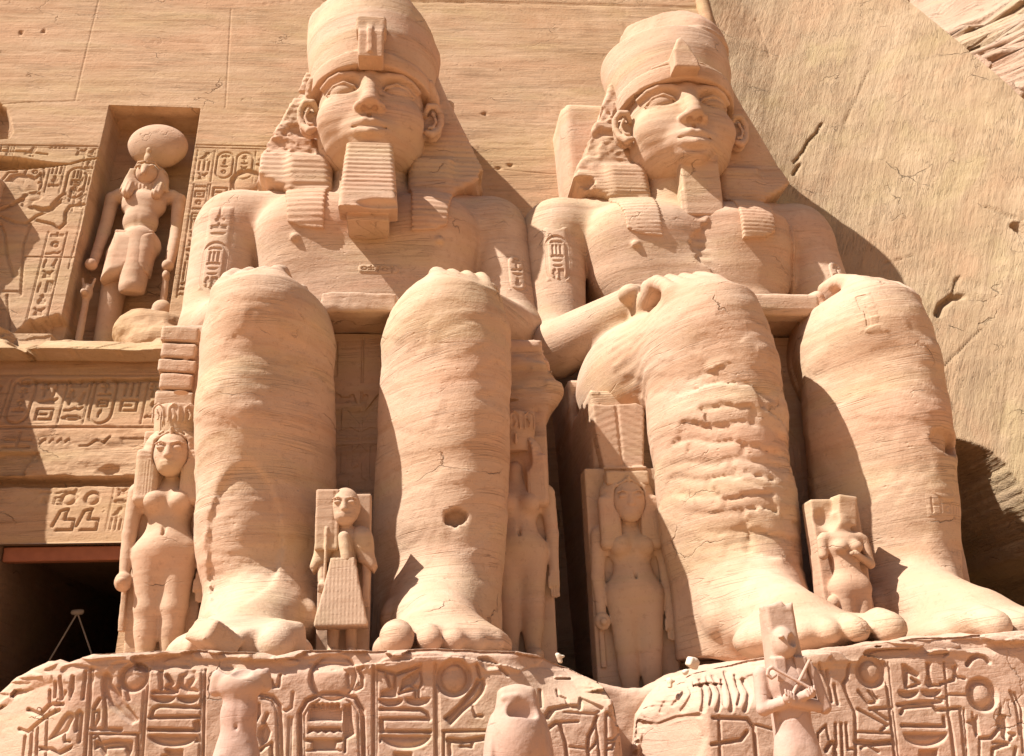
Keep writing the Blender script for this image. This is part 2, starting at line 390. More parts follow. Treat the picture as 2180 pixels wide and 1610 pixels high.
def boxmesh(name, lo, hi, mat, parent=None, label=None, bev=.02):
    s = Sculpt(); lo = np.array(lo, float); hi = np.array(hi, float)
    c = (lo+hi)/2; h = (hi-lo)/2; b = bev; V = []; 
    for sz in (-1, 1):
        for sy in (-1, 1):
            for sx in (-1, 1):
                V += [(c[0]+sx*(h[0]-b), c[1]+sy*(h[1]-b), c[2]+sz*h[2]), (c[0]+sx*(h[0]-b), c[1]+sy*h[1], c[2]+sz*(h[2]-b)), (c[0]+sx*h[0], c[1]+sy*(h[1]-b), c[2]+sz*(h[2]-b))]
    import bmesh
    bm = bmesh.new()
    for v in V: bm.verts.new(v)
    bmesh.ops.convex_hull(bm, input=bm.verts); me = bpy.data.meshes.new(name)
    if parent is not None: bmesh.ops.translate(bm, verts=bm.verts, vec=-parent.matrix_world.translation)
    bm.to_mesh(me); bm.free(); me.materials.append(mat); o = bpy.data.objects.new(name, me); COL.objects.link(o)
    if parent is not None: o.parent = parent
    if label: o['label'] = label
    bpy.context.view_layer.update(); return o

# ================================================================== SETTING
g = sheet('ground', np.linspace(-400, 400, 81), np.linspace(-400, 60, 47), lambda U, V: (U, V, np.full_like(U, -3.2)+.05*fbm(U*.3, V*.3, U*0)), M_SAND)
tag(g, 'flat pale sand court in front of the temple', None, kind='structure')

# ---- facade wall
def axis(*seg):
    out = []
    for a, b, s in seg: out += list(np.arange(a, b, s))
    out.append(seg[-1][1]); return np.array(out, f32)
fu = axis((-40, -12, .5), (-12, -2.3, .024), (-2.3, 11.25, .07)); fv = axis((-3.3, 2, .25), (2, 17, .027), (17, 26, .07))
FWL = Relief(fu, fv); FWL.map = lambda p: at(p[0], p[1], wall=True)
zz = lambda ox, oy, s: (lambda p: (ox+p[0]/s, oy+p[1]/s))
def group(R, pts_fn, items):
    for it in items:
        k = it[0]; pts = [pts_fn(q) for q in it[1]]
        if k == 's': R.stroke(pts, it[2]*getattr(R, 'ws', 1), *(it[3:] if len(it) > 3 else ()))
        elif k == 'f': R.fill(pts, *(it[2:] if len(it) > 2 else (.06, .025, .4, .1)))
        elif k == 'd': R.disc(pts[0], it[2], it[3] if len(it) > 3 else .08, it[4] if len(it) > 4 else 0)
        elif k == 'b': R.bowl(pts[0], pts[1], it[2]/3.516)
z5 = zz(0, 200, 2.683)
# the king offering, cut in sunk relief left of the niche
group(FWL, z5, [
    ('f', [(30, 500), (60, 470), (95, 455), (150, 462), (190, 470), (210, 500), (215, 545), (150, 555), (125, 560), (100, 520), (60, 500)], .07, .03, .6, .3),
    ('f', [(130, 580), (160, 560), (228, 562), (238, 590), (222, 606), (190, 612), (178, 640), (150, 655), (120, 640)], .06, .03, .7, .2),
    ('s', [(0, 660), (60, 640), (125, 600)], .12, .09), ('s', [(0, 700), (80, 735), (150, 742)], .07, .05),
    ('s', [(175, 645), (240, 662), (290, 655), (335, 620)], .14, .10), ('s', [(150, 742), (205, 700), (290, 665), (300, 630), (340, 590), (372, 565)], .08, .07),
    ('s', [(205, 722), (300, 745), (335, 772), (372, 740), (375, 680), (400, 640), (480, 630)], .08, .07), ('s', [(300, 665), (320, 640), (350, 605)], .05, .06),
    ('s', [(395, 610), (410, 540), (440, 560), (460, 545)], .06, .06), ('s', [(175, 745), (135, 860), (128, 1000), (118, 1150)], .06, .05),
    ('s', [(0, 745), (25, 800), (40, 920), (75, 1040)], .06, .05), ('s', [(118, 1150), (100, 1130), (20, 1130)], .05, .04), ('s', [(40, 1150), (50, 1300), (45, 1480)], .06, .05), ('s', [(80, 1400), (95, 1450), (180, 1500)], .05, .04),
    ('s', [(210, 480), (232, 455), (238, 500), (215, 510)], .06, .06), ('s', [(15, 490), (50, 450), (100, 447)], .05, .05),
    ('s', [(5, 292), (560, 300)], .04, .035), ('s', [(5, 304), (560, 312)], .03, .03),
    ('s', [(550, 320), (440, 820), (390, 1000)], .03, .03), ('s', [(0, 325), (150, 330), (270, 345)], .06, .05), ('s', [(130, 930), (425, 935)], .035, .04)])
column(FWL, -9.0, 13.35, 14.35, .34, 3, .05, .045); cartouche(FWL, -8.5, 13.2, .5, 1.1, 4, .06, .05); cartouche(FWL, -9.65, 13.35, .5, 1.0, 41, .06, .05)
for i, (x, s) in enumerate(((-10.6, 1), (-9.9, 2), (-9.2, 5), (-8.55, 6))): column(FWL, x, 14.55, 15.15, .5, 60+i, .05, .045, False)
column(FWL, -8.15, 12.7, 15.1, .3, 8, .05, .045)
column(FWL, -8.62, 8.75, 12.0, .42, 11, .05, .045)
for i, x in enumerate((-5.05, -4.5, -3.95, -3.4)):
    if i in (1, 2): cartouche(FWL, x, 14.05, .46, 1.0, 20+i, .05, .045)
    else: column(FWL, x, 13.9, 15.1, .42, 20+i, .05, .045)
FWL.stroke([(-5.15, 15.3), (-2.6, 15.32)], .04, .035, raw=True); FWL.stroke([(-5.15, 15.2), (-2.6, 15.2)], .03, .03, raw=True)
column(FWL, -5.02, 9.9, 13.8, .34, 31, .05, .045); column(FWL, -4.55, 12.6, 13.8, .5, 32, .05, .05)
FWL.disc((-3.6, 13.95), .45, .08, .35, raw=True)
# frieze of royal names below the niche
for i in range(9):
    x = -8.9+i*.62
    if i % 3 == 1: cartouche(FWL, x, 5.95, .5, 1.25, 50+i, .06, .05)
    else: column(FWL, x, 5.95, 7.15, .48, 50+i, .06, .05, i % 3 == 0)
for i in range(5): sign(FWL, (9, 2, 11, 4, 6)[i], -8.2+i*.85, 5.15, .7, .6, .05, .05)
FWL.stroke([(-9, 5.85), (-3.6, 5.85)], .04, .05, raw=True); FWL.stroke([(-9, 7.3), (-3.6, 7.3)], .04, .05, raw=True)
for i in range(3): column(FWL, -7.1+i*.33, 3.9, 4.4, .26, 70+i, .04, .035, False)
for x in (-6.45, -5.95):
    FWL.disc((x, 4.05), .17, .06, .12, raw=True); FWL.stroke([(x-.2, 3.4), (x-.1, 3.75), (x+.05, 3.8), (x+.02, 3.55), (x+.22, 3.55), (x+.22, 3.3), (x-.1, 3.3)], .05, .06, raw=True)
for i in range(3): column(FWL, -5.5+i*.4, 3.3, 4.35, .32, 80+i, .04, .04)
# broad shapes of the wall: niche, ledges, breaks
FU, FV = np.meshgrid(fu, fv, indexing='ij')
wob = fbm(FU*.9, FU*0+3, FV*.9, 4); wob2 = fbm(FU*3, FU*0+9, FV*3, 4)
O = np.zeros_like(FU)
lx = sstep(-12.5, -12, FU)*1.0*(1-sstep(-3.9, -3.6, FU))
top = 7.60+.40*wob; lean = .62+.10*np.clip(7.6-FV, 0, 4.6)
prof = lean*(1-sstep(0, 1, (FV-top)/.85+.25*wob))
prof += .05*np.floor((FV+wob*1.2)*3.2)%2*(FV > 7.75)*(FV < 8.6)*.6
prof -= np.exp(-((FV-7.32-.12*wob-.03*FU)/.045)**2)*(FU > -8.2)*(FU < -4.4)*.16
prof -= (.45*sstep(4.34, 4.38, FV+.05*wob2)*(1-sstep(4.50, 4.62, FV+.12*wob2))+.05*(1-sstep(4.36, 4.4, FV)))*(FV > 3)
O += prof*lx
O -= .12*sstep(.02, .12, wob)*(FV > 4.62)*(FV < 5.2)*lx           # spalled band over the undercut
nic = (sstep(-7.82, -7.78, FU)*(1-sstep(-5.24, -5.2, FU))*sstep(8.15, 8.25, FV-.25*wob)*(1-sstep(16.72, 16.76, FV)))
Z6 = FV
slope_floor = np.clip((FV-8.1)/.45, 0, 1)
O -= 1.15*nic*slope_floor
# broken corner below left of the niche
brk = sstep(.0, .2, 1-np.hypot((FU+8.0)/.9, (FV-8.5)/.75)+.5*wob2); O -= .45*brk*(FU < -7.7)
# deep crevice left (over the king)
cv = Relief(fu, fv); cv.map = FWL.map
cv.fill([z5(q) for q in [(-60, 355), (60, 360), (140, 372), (300, 395), (400, 400), (250, 420), (100, 432), (-60, 440)]], .55, .03)
cv.fill([z5(q) for q in [(-10, 60), (25, 90), (40, 130), (60, 215), (40, 245), (0, 248), (-40, 250), (-40, 60)]], .35, .1)
cv.stroke([z5(q) for q in [(400, 400), (470, 380), (560, 365)]], .06, .1)
O -= cv.H
# masonry joints and cracks left by the sawn blocks
jt = Relief(fu, fv); jt.map = FWL.map
for pts in ([(210, 0), (172, 160), (160, 215)], [(492, 20), (480, 230)], [(840, 0), (845, 30)], [(1165, 220), (1170, 240)], [(940, 225), (1200, 232)], [(1030, 358), (1190, 372)], [(0, 112), (160, 110)], [(1340, 190), (1330, 20)], [(560, 10), (640, 0)], [(170, 215), (60, 218), (0, 222)]):
    jt.stroke(pts, .035, .02, .012)
for pts in ([(690, 2), (1000, 4), (1485, 16)],): jt.stroke(pts, .07, .06, .03)
for i in range(16): jt.stroke([(1170+i*19, -14), (1172+i*19+(i % 3)*3, 0)], .05, .05)
for q in ((45, 70), (93, 68), (1032, 243), (1060, 358), (1085, 352)): jt.disc(q, .07, .07)
O -= FWL.H+jt.H
def facade(U, V):
    n = .05*fbm(U*.7, U*0, V*2.4, 5)+.016*fbm(U*1.1, U*0+5, V*9, 4)*(1-nic)
    n += .10*fbm(U*2.2, U*0+2, V*4, 4)*((V > 4.6) & (V < 5.9) & (U < -4))
    n = n*(1-.6*sstep(.01, .04, FWL.H))
    return U, 6.0+.2*V-O+n, V
wall = empty('facade_wall', (0, 6, -3.3), 'tall smooth sandstone cliff-cut temple wall with carved signs behind the seated giants', 'temple facade')
sheet('wall_face', fu, fv, facade, M_WALL, wall, hole=lambda U, V: (U > -7.62) & (U < -4.9) & (V < 3.0))
V, F = surfnet(Sculpt(lambda P: .05*fbm(P[:, 0]*2, P[:, 1]*2, P[:, 2]*2)).cap((11.25, 5.41, -3.3), (11.25, 11.22, 26), .24, .24), (10.6, 4.6, -3.2), (12, 11.8, 25), .09)
mesh_obj('corner_moulding', V, F, M_WALL, wall)
# door: recess, jamb, timber lintel
door = empty('temple_doorway', (-6.5, 7, -3.2), 'dark open temple doorway with a timber lintel below the falcon-headed figure', 'doorway')
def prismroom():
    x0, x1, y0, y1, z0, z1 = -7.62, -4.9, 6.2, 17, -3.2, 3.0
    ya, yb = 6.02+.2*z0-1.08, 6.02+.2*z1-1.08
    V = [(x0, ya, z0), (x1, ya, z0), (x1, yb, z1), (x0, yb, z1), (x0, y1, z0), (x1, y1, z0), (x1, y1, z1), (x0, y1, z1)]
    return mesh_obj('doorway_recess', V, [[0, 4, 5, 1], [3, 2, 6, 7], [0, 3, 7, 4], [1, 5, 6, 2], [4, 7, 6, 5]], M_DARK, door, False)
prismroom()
boxmesh('door_lintel', (-7.6, 5.72, 2.66), (-4.92, 6.0, 2.97), M_WOOD, door)
sc = Sculpt(); a = at(165, 1305, 7.2); b = at(85, 1408, 7.0); c = at(216, 1400, 7.0)
rp = empty('rope_sling', (a[0], 7.2, a[1]), 'two thin pale ropes spreading down from one knot inside the dark doorway', 'rope')
s = Sculpt().cap((a[0], 7.2, a[1]), (b[0], 7, b[1]-.4), .022, .022); V, F = surfnet(s, (b[0]-.4, 6.8, b[1]-.5), (a[0]+.1, 7.4, a[1]+.1), .02); mesh_obj('rope', V, F, M_ROPE, rp)
s = Sculpt().cap((a[0], 7.2, a[1]), (c[0], 7, c[1]-.4), .022, .022); V, F = surfnet(s, (a[0]-.1, 6.8, c[1]-.5), (c[0]+.4, 7.4, a[1]+.1), .02); mesh_obj('rope', V, F, M_ROPE, rp)
s = Sculpt().ell((a[0], 7.2, a[1]), (.12, .06, .05)).cap((a[0]-.1, 7.2, a[1]+.02), (a[0]+.1, 7.2, a[1]+.04), .03, .03); V, F = surfnet(s, (a[0]-.25, 7, a[1]-.2), (a[0]+.25, 7.4, a[1]+.2), .02); mesh_obj('knot', V, F, M_ROPE, rp)

# ---- cut rock on the right
cu = axis((11.25, 21, .055), (21, 60, .6)); cvv = axis((-3.3, 1, .2), (1, 24, .055), (24, 60, .6))
def cliff_base(U, V):
    s_ = U-11.25
    return 5.92+.2*V+.24*sstep(.3, 2.0, s_)-.048*np.minimum(s_, 12)**2-.9*np.maximum(s_-12, 0)
def hit(p):
    """measured photo point -> (x, z) on the cut rock surface"""
    d = FW + RT*((p[0]-1090)/FPX) + UP*((805-p[1])/FPX); lo, hi = 12., 70.
    for _ in range(40):
        t = (lo+hi)/2; q = CP+d*t
        if q[1] > cliff_base(q[0], q[2]): hi = t
        else: lo = t
    return q[0], q[2]
CR = Relief(cu, cvv); CR.map = hit
for pts, w_, d_ in (([(1692, 345), (1712, 320), (1722, 300), (1740, 282), (1750, 262)], .06, .14), ([(1690, 372), (1703, 350)], .07, .14), ([(2030, 625), (2036, 600), (2042, 590)], .06, .12), ([(2000, 668), (2008, 648), (2030, 632), (2045, 632)], .16, .25), ([(1885, 560), (1940, 545)], .03, .06), ([(2165, 480), (2190, 500)], .2, .3), ([(2100, 440), (2180, 470)], .05, .1), ([(1890, 905), (2090, 700)], .04, .06), ([(1610, 40), (1640, 120)], .04, .05), ([(1850, 150), (1800, 260)], .04, .05)):
    CR.stroke(pts, w_, d_, w_*.3)
cut_line = [hit(q) for q in ((1880, -60), (1930, 0), (2040, 90), (2110, 150), (2180, 212), (2300, 300))]
cut_line = [(11, 30)]+sorted(cut_line); cutx = [q[0] for q in cut_line]; cutz = [q[1] for q in cut_line]
HOLL = np.array([hit(q) for q in ((1960, 925), (2005, 938), (2040, 942), (2075, 955), (2100, 962), (2125, 985), (2145, 1015), (2180, 1060), (2260, 1160))]+[(24, -2), (12, -2)], f32)
def cliff(U, V, mount=False):
    p = U*.93-V*.36; q = U*.36+V*.93   # tool strokes run down to the left
    y = cliff_base(U, V)
    up = V-np.interp(U, cutx, cutz)
    if not mount:
        n = .14*fbm(U*.35, U*0, V*.35, 3)+.05*fbm(p*3.2, q*.35, U*0+4, 3)+.03*fbm(U*3, V*3, U*0, 3)
        rec = 1-sstep(-.06, .08, poly_sd(U, V, HOLL)+.18*fbm(U*2, V*2, U*0+5, 3))
        led = rec*(1.3*sstep(.0, .12, 2.7-V)+.35*np.exp(-((V-2.4)/.12)**2)+.5*sstep(.0, .05, 1.5-V))
        return U, y+n+rec*9-led+CR.H, V
    m = sstep(.05, .5, up)
    bb = (V+.45*U+.5*fbm(U*.8, V*.8, U*0+2, 3))*1.5; bi = np.floor(bb); bu = (U-.5*V+.5*fbm(U*.7, V*.9, U*0+22, 3))*.7+vn(bi*1.3, bi*0, bi*0)*3
    bf = bb-bi; uf = bu-np.floor(bu)
    blk = .9*(vn(bi*3.7, np.floor(bu)*5.1, bi*0)-.5)-.25*sstep(.0, .12, np.minimum(bf, 1-bf))*sstep(0, .06, np.minimum(uf, 1-uf))
    return U, y+.18+m*(.75*up+blk+.30*fbm(U*1.1, V*2.2, U*0+7, 4)), V
line = lambda U: np.interp(U, cutx, cutz)
c_ = sheet('mountain_top', cu, cvv, lambda U, V: cliff(U, V, True), M_PEAK, hole=lambda U, V: V < line(U)-.35); tag(c_, 'pale blocky natural rock above the hewn face', None, kind='structure')
cv2 = cvv
def clf(U, V):
    Z = line(U); V2 = np.minimum(V, Z); X, Y_, Z_ = cliff(U, V2); return X, Y_, V2
c_ = sheet('cliff', cu, cvv, clf, M_CLIFF, hole=lambda U, V: V > line(U)+.1); tag(c_, 'steep rough-hewn ochre rock face to the right of the temple wall', None, kind='structure')

# ---- pedestals with carved fronts
def pedestal(name, x0, x1, top, yf, label, items_fn, depth=9.0, slope=None, seed=0, fine=.0125):
    us = np.arange(x0, x1, fine); zt = np.interp(us, *zip(*top))
    zt = zt+.05*fbm(us*1.7, us*0+seed, us*0, 4)+.025*fbm(us*6, us*0+seed, us*0, 3)
    vs = axis((-3.2, -1.95, .25), (-1.95, .35, fine), (.35, depth, .12))
    R = Relief(us, vs); items_fn(R)
    def fn(U, V):
        Zt = zt[:, None]; r = .10
        a = V-Zt
        z = np.where(a < 0, V, Zt); y = np.where(a > 0, yf+a, yf)
        q = np.clip(a/r, -1, 1); s_ = (1-np.abs(q))**2*r*.3
        z = z-s_; y = y+s_
        H = R.H*(1-sstep(-.12, -.03, a))
        n = .03*fbm(U*1.3, y*1.3+seed, z*2.2, 4)+.014*fbm(U*7, y*7, z*9, 3)
        ed = np.exp(-((a+.08)/.14)**2); bq = fbm(U*1.3, y*1+5, z*4+seed, 3)*7; n = n+.26*(np.floor(bq)+sstep(0, .2, bq-np.floor(bq)))/7*ed     # battered upper edge
        n = n+.05*np.sign(fbm(U*1.1, y*0+1, z*6, 3))*sstep(-.30, -.16, a)*(a < .05)
        top_ = sstep(.05, .3, a)
        z = z+top_*(.30*fbm(U*1.1, y*1.1, U*0+seed, 4)+.02*np.sin(y*3))-top_*np.where(a > 2, .1, .0)
        sl = 0 if slope is None else slope(U, z)
        return U, y+H+n*(1-top_)+sl, z
    p = sheet('pedestal_body', us, vs, fn, M_PED, None)
    return p, R
z_5 = zz(0, 1370, 3.516); z_6 = zz(560, 1370, 3.516); z_7 = zz(1120, 1370, 4.037); z_8 = zz(1560, 1260, 3.516)
E_ = (.06, .010, .22, .08)
def relA(R):
    R.map = lambda p: at(p[0], p[1], -3.3); R.ws = .8
    L = .035
    group(R, z_5, [('s', [(678, 190), (634, 900)], L), ('s', [(700, 190), (655, 660)], L*.7, .03), ('s', [(1112, 190), (1062, 900)], L), ('s', [(1090, 190), (1040, 900)], L*.7, .03), ('s', [(1535, 200), (1520, 900)], L), ('s', [(1512, 200), (1492, 900)], L*.7, .03),
        ('s', [(345, 350), (345, 440)], .04), ('s', [(398, 290), (392, 400)], .04), ('s', [(440, 250), (452, 415), (482, 365)], .045), ('f', [(535, 235), (555, 245), (552, 345), (520, 425), (515, 340)], *E_), ('s', [(642, 210), (620, 415)], .04),
        ('s', [(130, 490), (260, 532), (345, 458), (460, 455)], .055, .06), ('s', [(40, 640), (130, 665), (230, 600), (330, 540), (430, 500)], .05, .05),
        ('f', [(350, 720), (410, 640), (465, 560), (505, 520), (545, 525), (550, 560), (522, 610), (500, 660), (440, 690)], .06, .02, .6, .06), ('s', [(480, 680), (480, 735), (520, 735)], .03),
        ('s', [(568, 655), (575, 530), (592, 512), (610, 530), (600, 640), (592, 735)], .045), ('s', [(325, 560), (318, 900)], .035), ('f', [(225, 620), (245, 620), (240, 900), (215, 900)], *E_), ('s', [(180, 650), (165, 900)], .05), ('s', [(110, 700), (90, 900)], .05, .04),
        ('f', [(255, 775), (380, 780), (430, 812), (540, 765), (530, 795), (430, 845), (370, 810), (258, 805)], *E_),
        ('f', [(770, 240), (800, 215), (838, 262), (832, 300), (880, 360), (925, 440), (960, 490), (1022, 572), (990, 602), (930, 560), (830, 470), (790, 400), (765, 320)], .07, .02, .75, .10), ('f', [(762, 330), (782, 330), (800, 500), (803, 640), (770, 640), (778, 500)], *E_), ('s', [(950, 480), (1020, 575)], .05, .07),
        ('d', [(1000, 255)], .17, .08, .13), ('s', [(938, 310), (965, 420)], .05), ('s', [(890, 320), (905, 420)], .04), ('s', [(745, 418), (700, 490)], .045), ('s', [(692, 640), (700, 512), (735, 510), (738, 560), (700, 640)], .04), ('s', [(680, 642), (905, 648)], .05), ('s', [(680, 678), (1030, 680), (1032, 900)], .03), ('s', [(682, 680), (680, 900)], .03),
        ('f', [(710, 725), (755, 745), (850, 722), (990, 735), (985, 800), (965, 850), (935, 780), (800, 790), (790, 850), (745, 780), (715, 790)], .07, .02, .7, .08), ('s', [(705, 710), (725, 690), (755, 740)], .03),
        ('s', [(1205, 210), (1205, 340)], .055), ('f', [(1180, 205), (1220, 205), (1222, 340), (1196, 335)], *E_), ('s', [(1250, 240), (1290, 300), (1250, 330), (1320, 360)], .06, .06), ('f', [(1350, 240), (1400, 210), (1460, 210), (1470, 260), (1420, 330), (1480, 360), (1400, 365), (1340, 320)], .06, .03, .8, .08), ('s', [(1150, 365), (1300, 370), (1360, 300)], .05, .05),
        ('b', [(1135, 395), (1310, 400)], 52), ('b', [(1330, 400), (1487, 400)], 50), ('s', [(1128, 552), (1150, 490), (1195, 468), (1487, 480)], .05, .06), ('s', [(1118, 556), (1487, 550)], .045, .06), ('s', [(1114, 645), (1487, 652), (1480, 585)], .05, .07), ('s', [(1465, 595), (1470, 645)], .06, .06), ('b', [(1115, 688), (1468, 690)], 85), ('f', [(1240, 795), (1365, 800), (1365, 900), (1210, 900), (1215, 840), (1250, 830)], .08, .02),
        ('s', [(1470, 695), (1480, 735), (1465, 735)], .03),
        ('s', [(1940, 380), (2040, 400), (2095, 470), (2112, 900)], .055, .06), ('s', [(1960, 410), (2030, 430), (2070, 500), (2085, 900)], .03, .04), ('s', [(2030, 280), (2050, 325), (2085, 320), (2095, 240)], .05, .06), ('f', [(1915, 440), (1945, 450), (1952, 530), (1920, 590)], *E_),
        ('f', [(1940, 640), (1990, 595), (2025, 660), (2000, 740), (1960, 760), (1935, 700)], .08, .02, .3, .1), ('s', [(2000, 530), (1975, 590)], .05), ('s', [(1950, 800), (1980, 770), (2030, 750), (2035, 850)], .05, .06), ('s', [(2165, 560), (2155, 900)], .03, .03)])
    group(R, z_6, [('s', [(225, 370), (215, 480), (172, 508), (150, 500)], .035, .035), ('s', [(215, 560), (205, 900)], .03, .03),
        ('d', [(525, 250)], .29, .075, .27), ('s', [(748, 180), (715, 195), (745, 260), (738, 325), (690, 352), (640, 320), (632, 230)], .05, .06), ('s', [(700, 215), (718, 300), (690, 330)], .035, .05),
        ('s', [(280, 900), (275, 520), (325, 430), (440, 375), (560, 370), (690, 410), (745, 500), (755, 900)], .06, .075), ('s', [(312, 900), (308, 540), (355, 460), (450, 410), (560, 405), (655, 440), (712, 520), (722, 900)], .02, .03),
        ('f', [(345, 492), (590, 492), (590, 582), (345, 578)], .09, .015), ('f', [(345, 632), (575, 632), (590, 665), (560, 655), (530, 672), (500, 655), (470, 672), (440, 655), (410, 672), (380, 655), (335, 672)], .08, .015),
        ('f', [(322, 715), (592, 718), (592, 735), (550, 742), (540, 790), (585, 805), (322, 806), (372, 792), (366, 742), (322, 735)], .08, .015),
        ('f', [(617, 470), (655, 452), (668, 580), (686, 680), (625, 712), (612, 700)], .08, .02, .2), ('s', [(614, 470), (613, 810)], .035, .07),
        ('s', [(828, 170), (828, 900)], .045), ('s', [(855, 200), (852, 900)], .022, .03), ('s', [(1290, 155), (1298, 900)], .045), ('s', [(1312, 160), (1320, 900)], .022, .03),
        ('s', [(922, 230), (962, 350)], .045), ('f', [(978, 230), (998, 230), (998, 400), (960, 405), (880, 400), (885, 360), (975, 330)], *E_), ('f', [(1190, 170), (1110, 225), (1045, 270), (1020, 370), (1060, 330), (1130, 300), (1160, 260)], *E_), ('s', [(1080, 290), (1160, 345)], .05, .05), ('s', [(1180, 180), (1190, 300), (1160, 350)], .035), ('s', [(1020, 375), (1140, 340)], .04), ('s', [(860, 190), (1000, 230), (1180, 165)], .05, .06),
        ('s', [(1140, 355), (1140, 405)], .035), ('s', [(1165, 355), (1165, 405)], .035), ('b', [(864, 420), (1042, 420)], 52), ('b', [(1070, 412), (1245, 412)], 56), ('s', [(880, 492), (1180, 497), (1225, 525), (1247, 570)], .05, .06), ('s', [(880, 566), (1247, 566)], .045, .06), ('s', [(885, 595), (890, 652)], .07, .07), ('s', [(880, 660), (1252, 662)], .045, .06), ('b', [(885, 690), (1252, 690)], 100), ('s', [(885, 695), (878, 735)], .03), ('f', [(985, 820), (1112, 820), (1112, 900), (985, 900)], .08, .02),
        ('d', [(1430, 262)], .225, .09, .16), ('f', [(1368, 572), (1450, 485), (1560, 352), (1600, 270), (1650, 262), (1665, 310), (1640, 380), (1590, 440), (1500, 510), (1405, 612)], .08, .02, .8, .09), ('s', [(1368, 560), (1470, 470), (1610, 300)], .05, .08), ('s', [(1570, 470), (1590, 545), (1640, 545)], .04), ('s', [(1600, 160), (1625, 250)], .045), ('f', [(1620, 110), (1680, 90), (1740, 150), (1760, 180), (1680, 190), (1640, 160)], .08, .03), ('s', [(1740, 150), (1830, 238)], .05, .06),
        ('s', [(1350, 660), (1700, 655)], .035), ('s', [(1356, 662), (1352, 900)], .03), ('s', [(1385, 725), (1500, 735), (1690, 705)], .065, .07), ('s', [(1395, 740), (1400, 830)], .05), ('s', [(1480, 770), (1560, 775), (1570, 740)], .04), ('s', [(2082, 350), (2086, 475)], .035), ('s', [(2135, 560), (2180, 500)], .04)])
    for i in range(6): R.stroke([z_6((372+i*37, 465)), z_6((372+i*37, 495))], .055, .085)
    group(R, z_7, [('s', [(120, 400), (122, 545)], .035), ('s', [(280, 400), (285, 450), (350, 475), (365, 540)], .035), ('s', [(150, 660), (205, 570), (360, 540), (440, 545)], .06, .07), ('s', [(460, 560), (480, 480), (650, 560)], .06, .06), ('s', [(330, 590), (590, 610), (650, 570)], .03, .03),
        ('s', [(180, 740), (260, 680), (290, 690), (340, 850), (355, 1000)], .05, .06), ('s', [(610, 630), (580, 720), (540, 800), (530, 900), (545, 1000)], .05, .06), ('s', [(600, 690), (620, 830), (632, 1000)], .03), ('s', [(690, 600), (692, 1000)], .035), ('s', [(700, 600), (790, 680), (830, 770), (740, 830), (700, 830)], .04, .05), ('s', [(700, 860), (760, 850), (740, 910), (700, 910)], .035), ('s', [(550, 920), (600, 860), (615, 800)], .03), ('s', [(300, 680), (450, 672)], .03), ('s', [(370, 890), (520, 905)], .025, .03), ('s', [(840, 860), (845, 1000)], .03)])
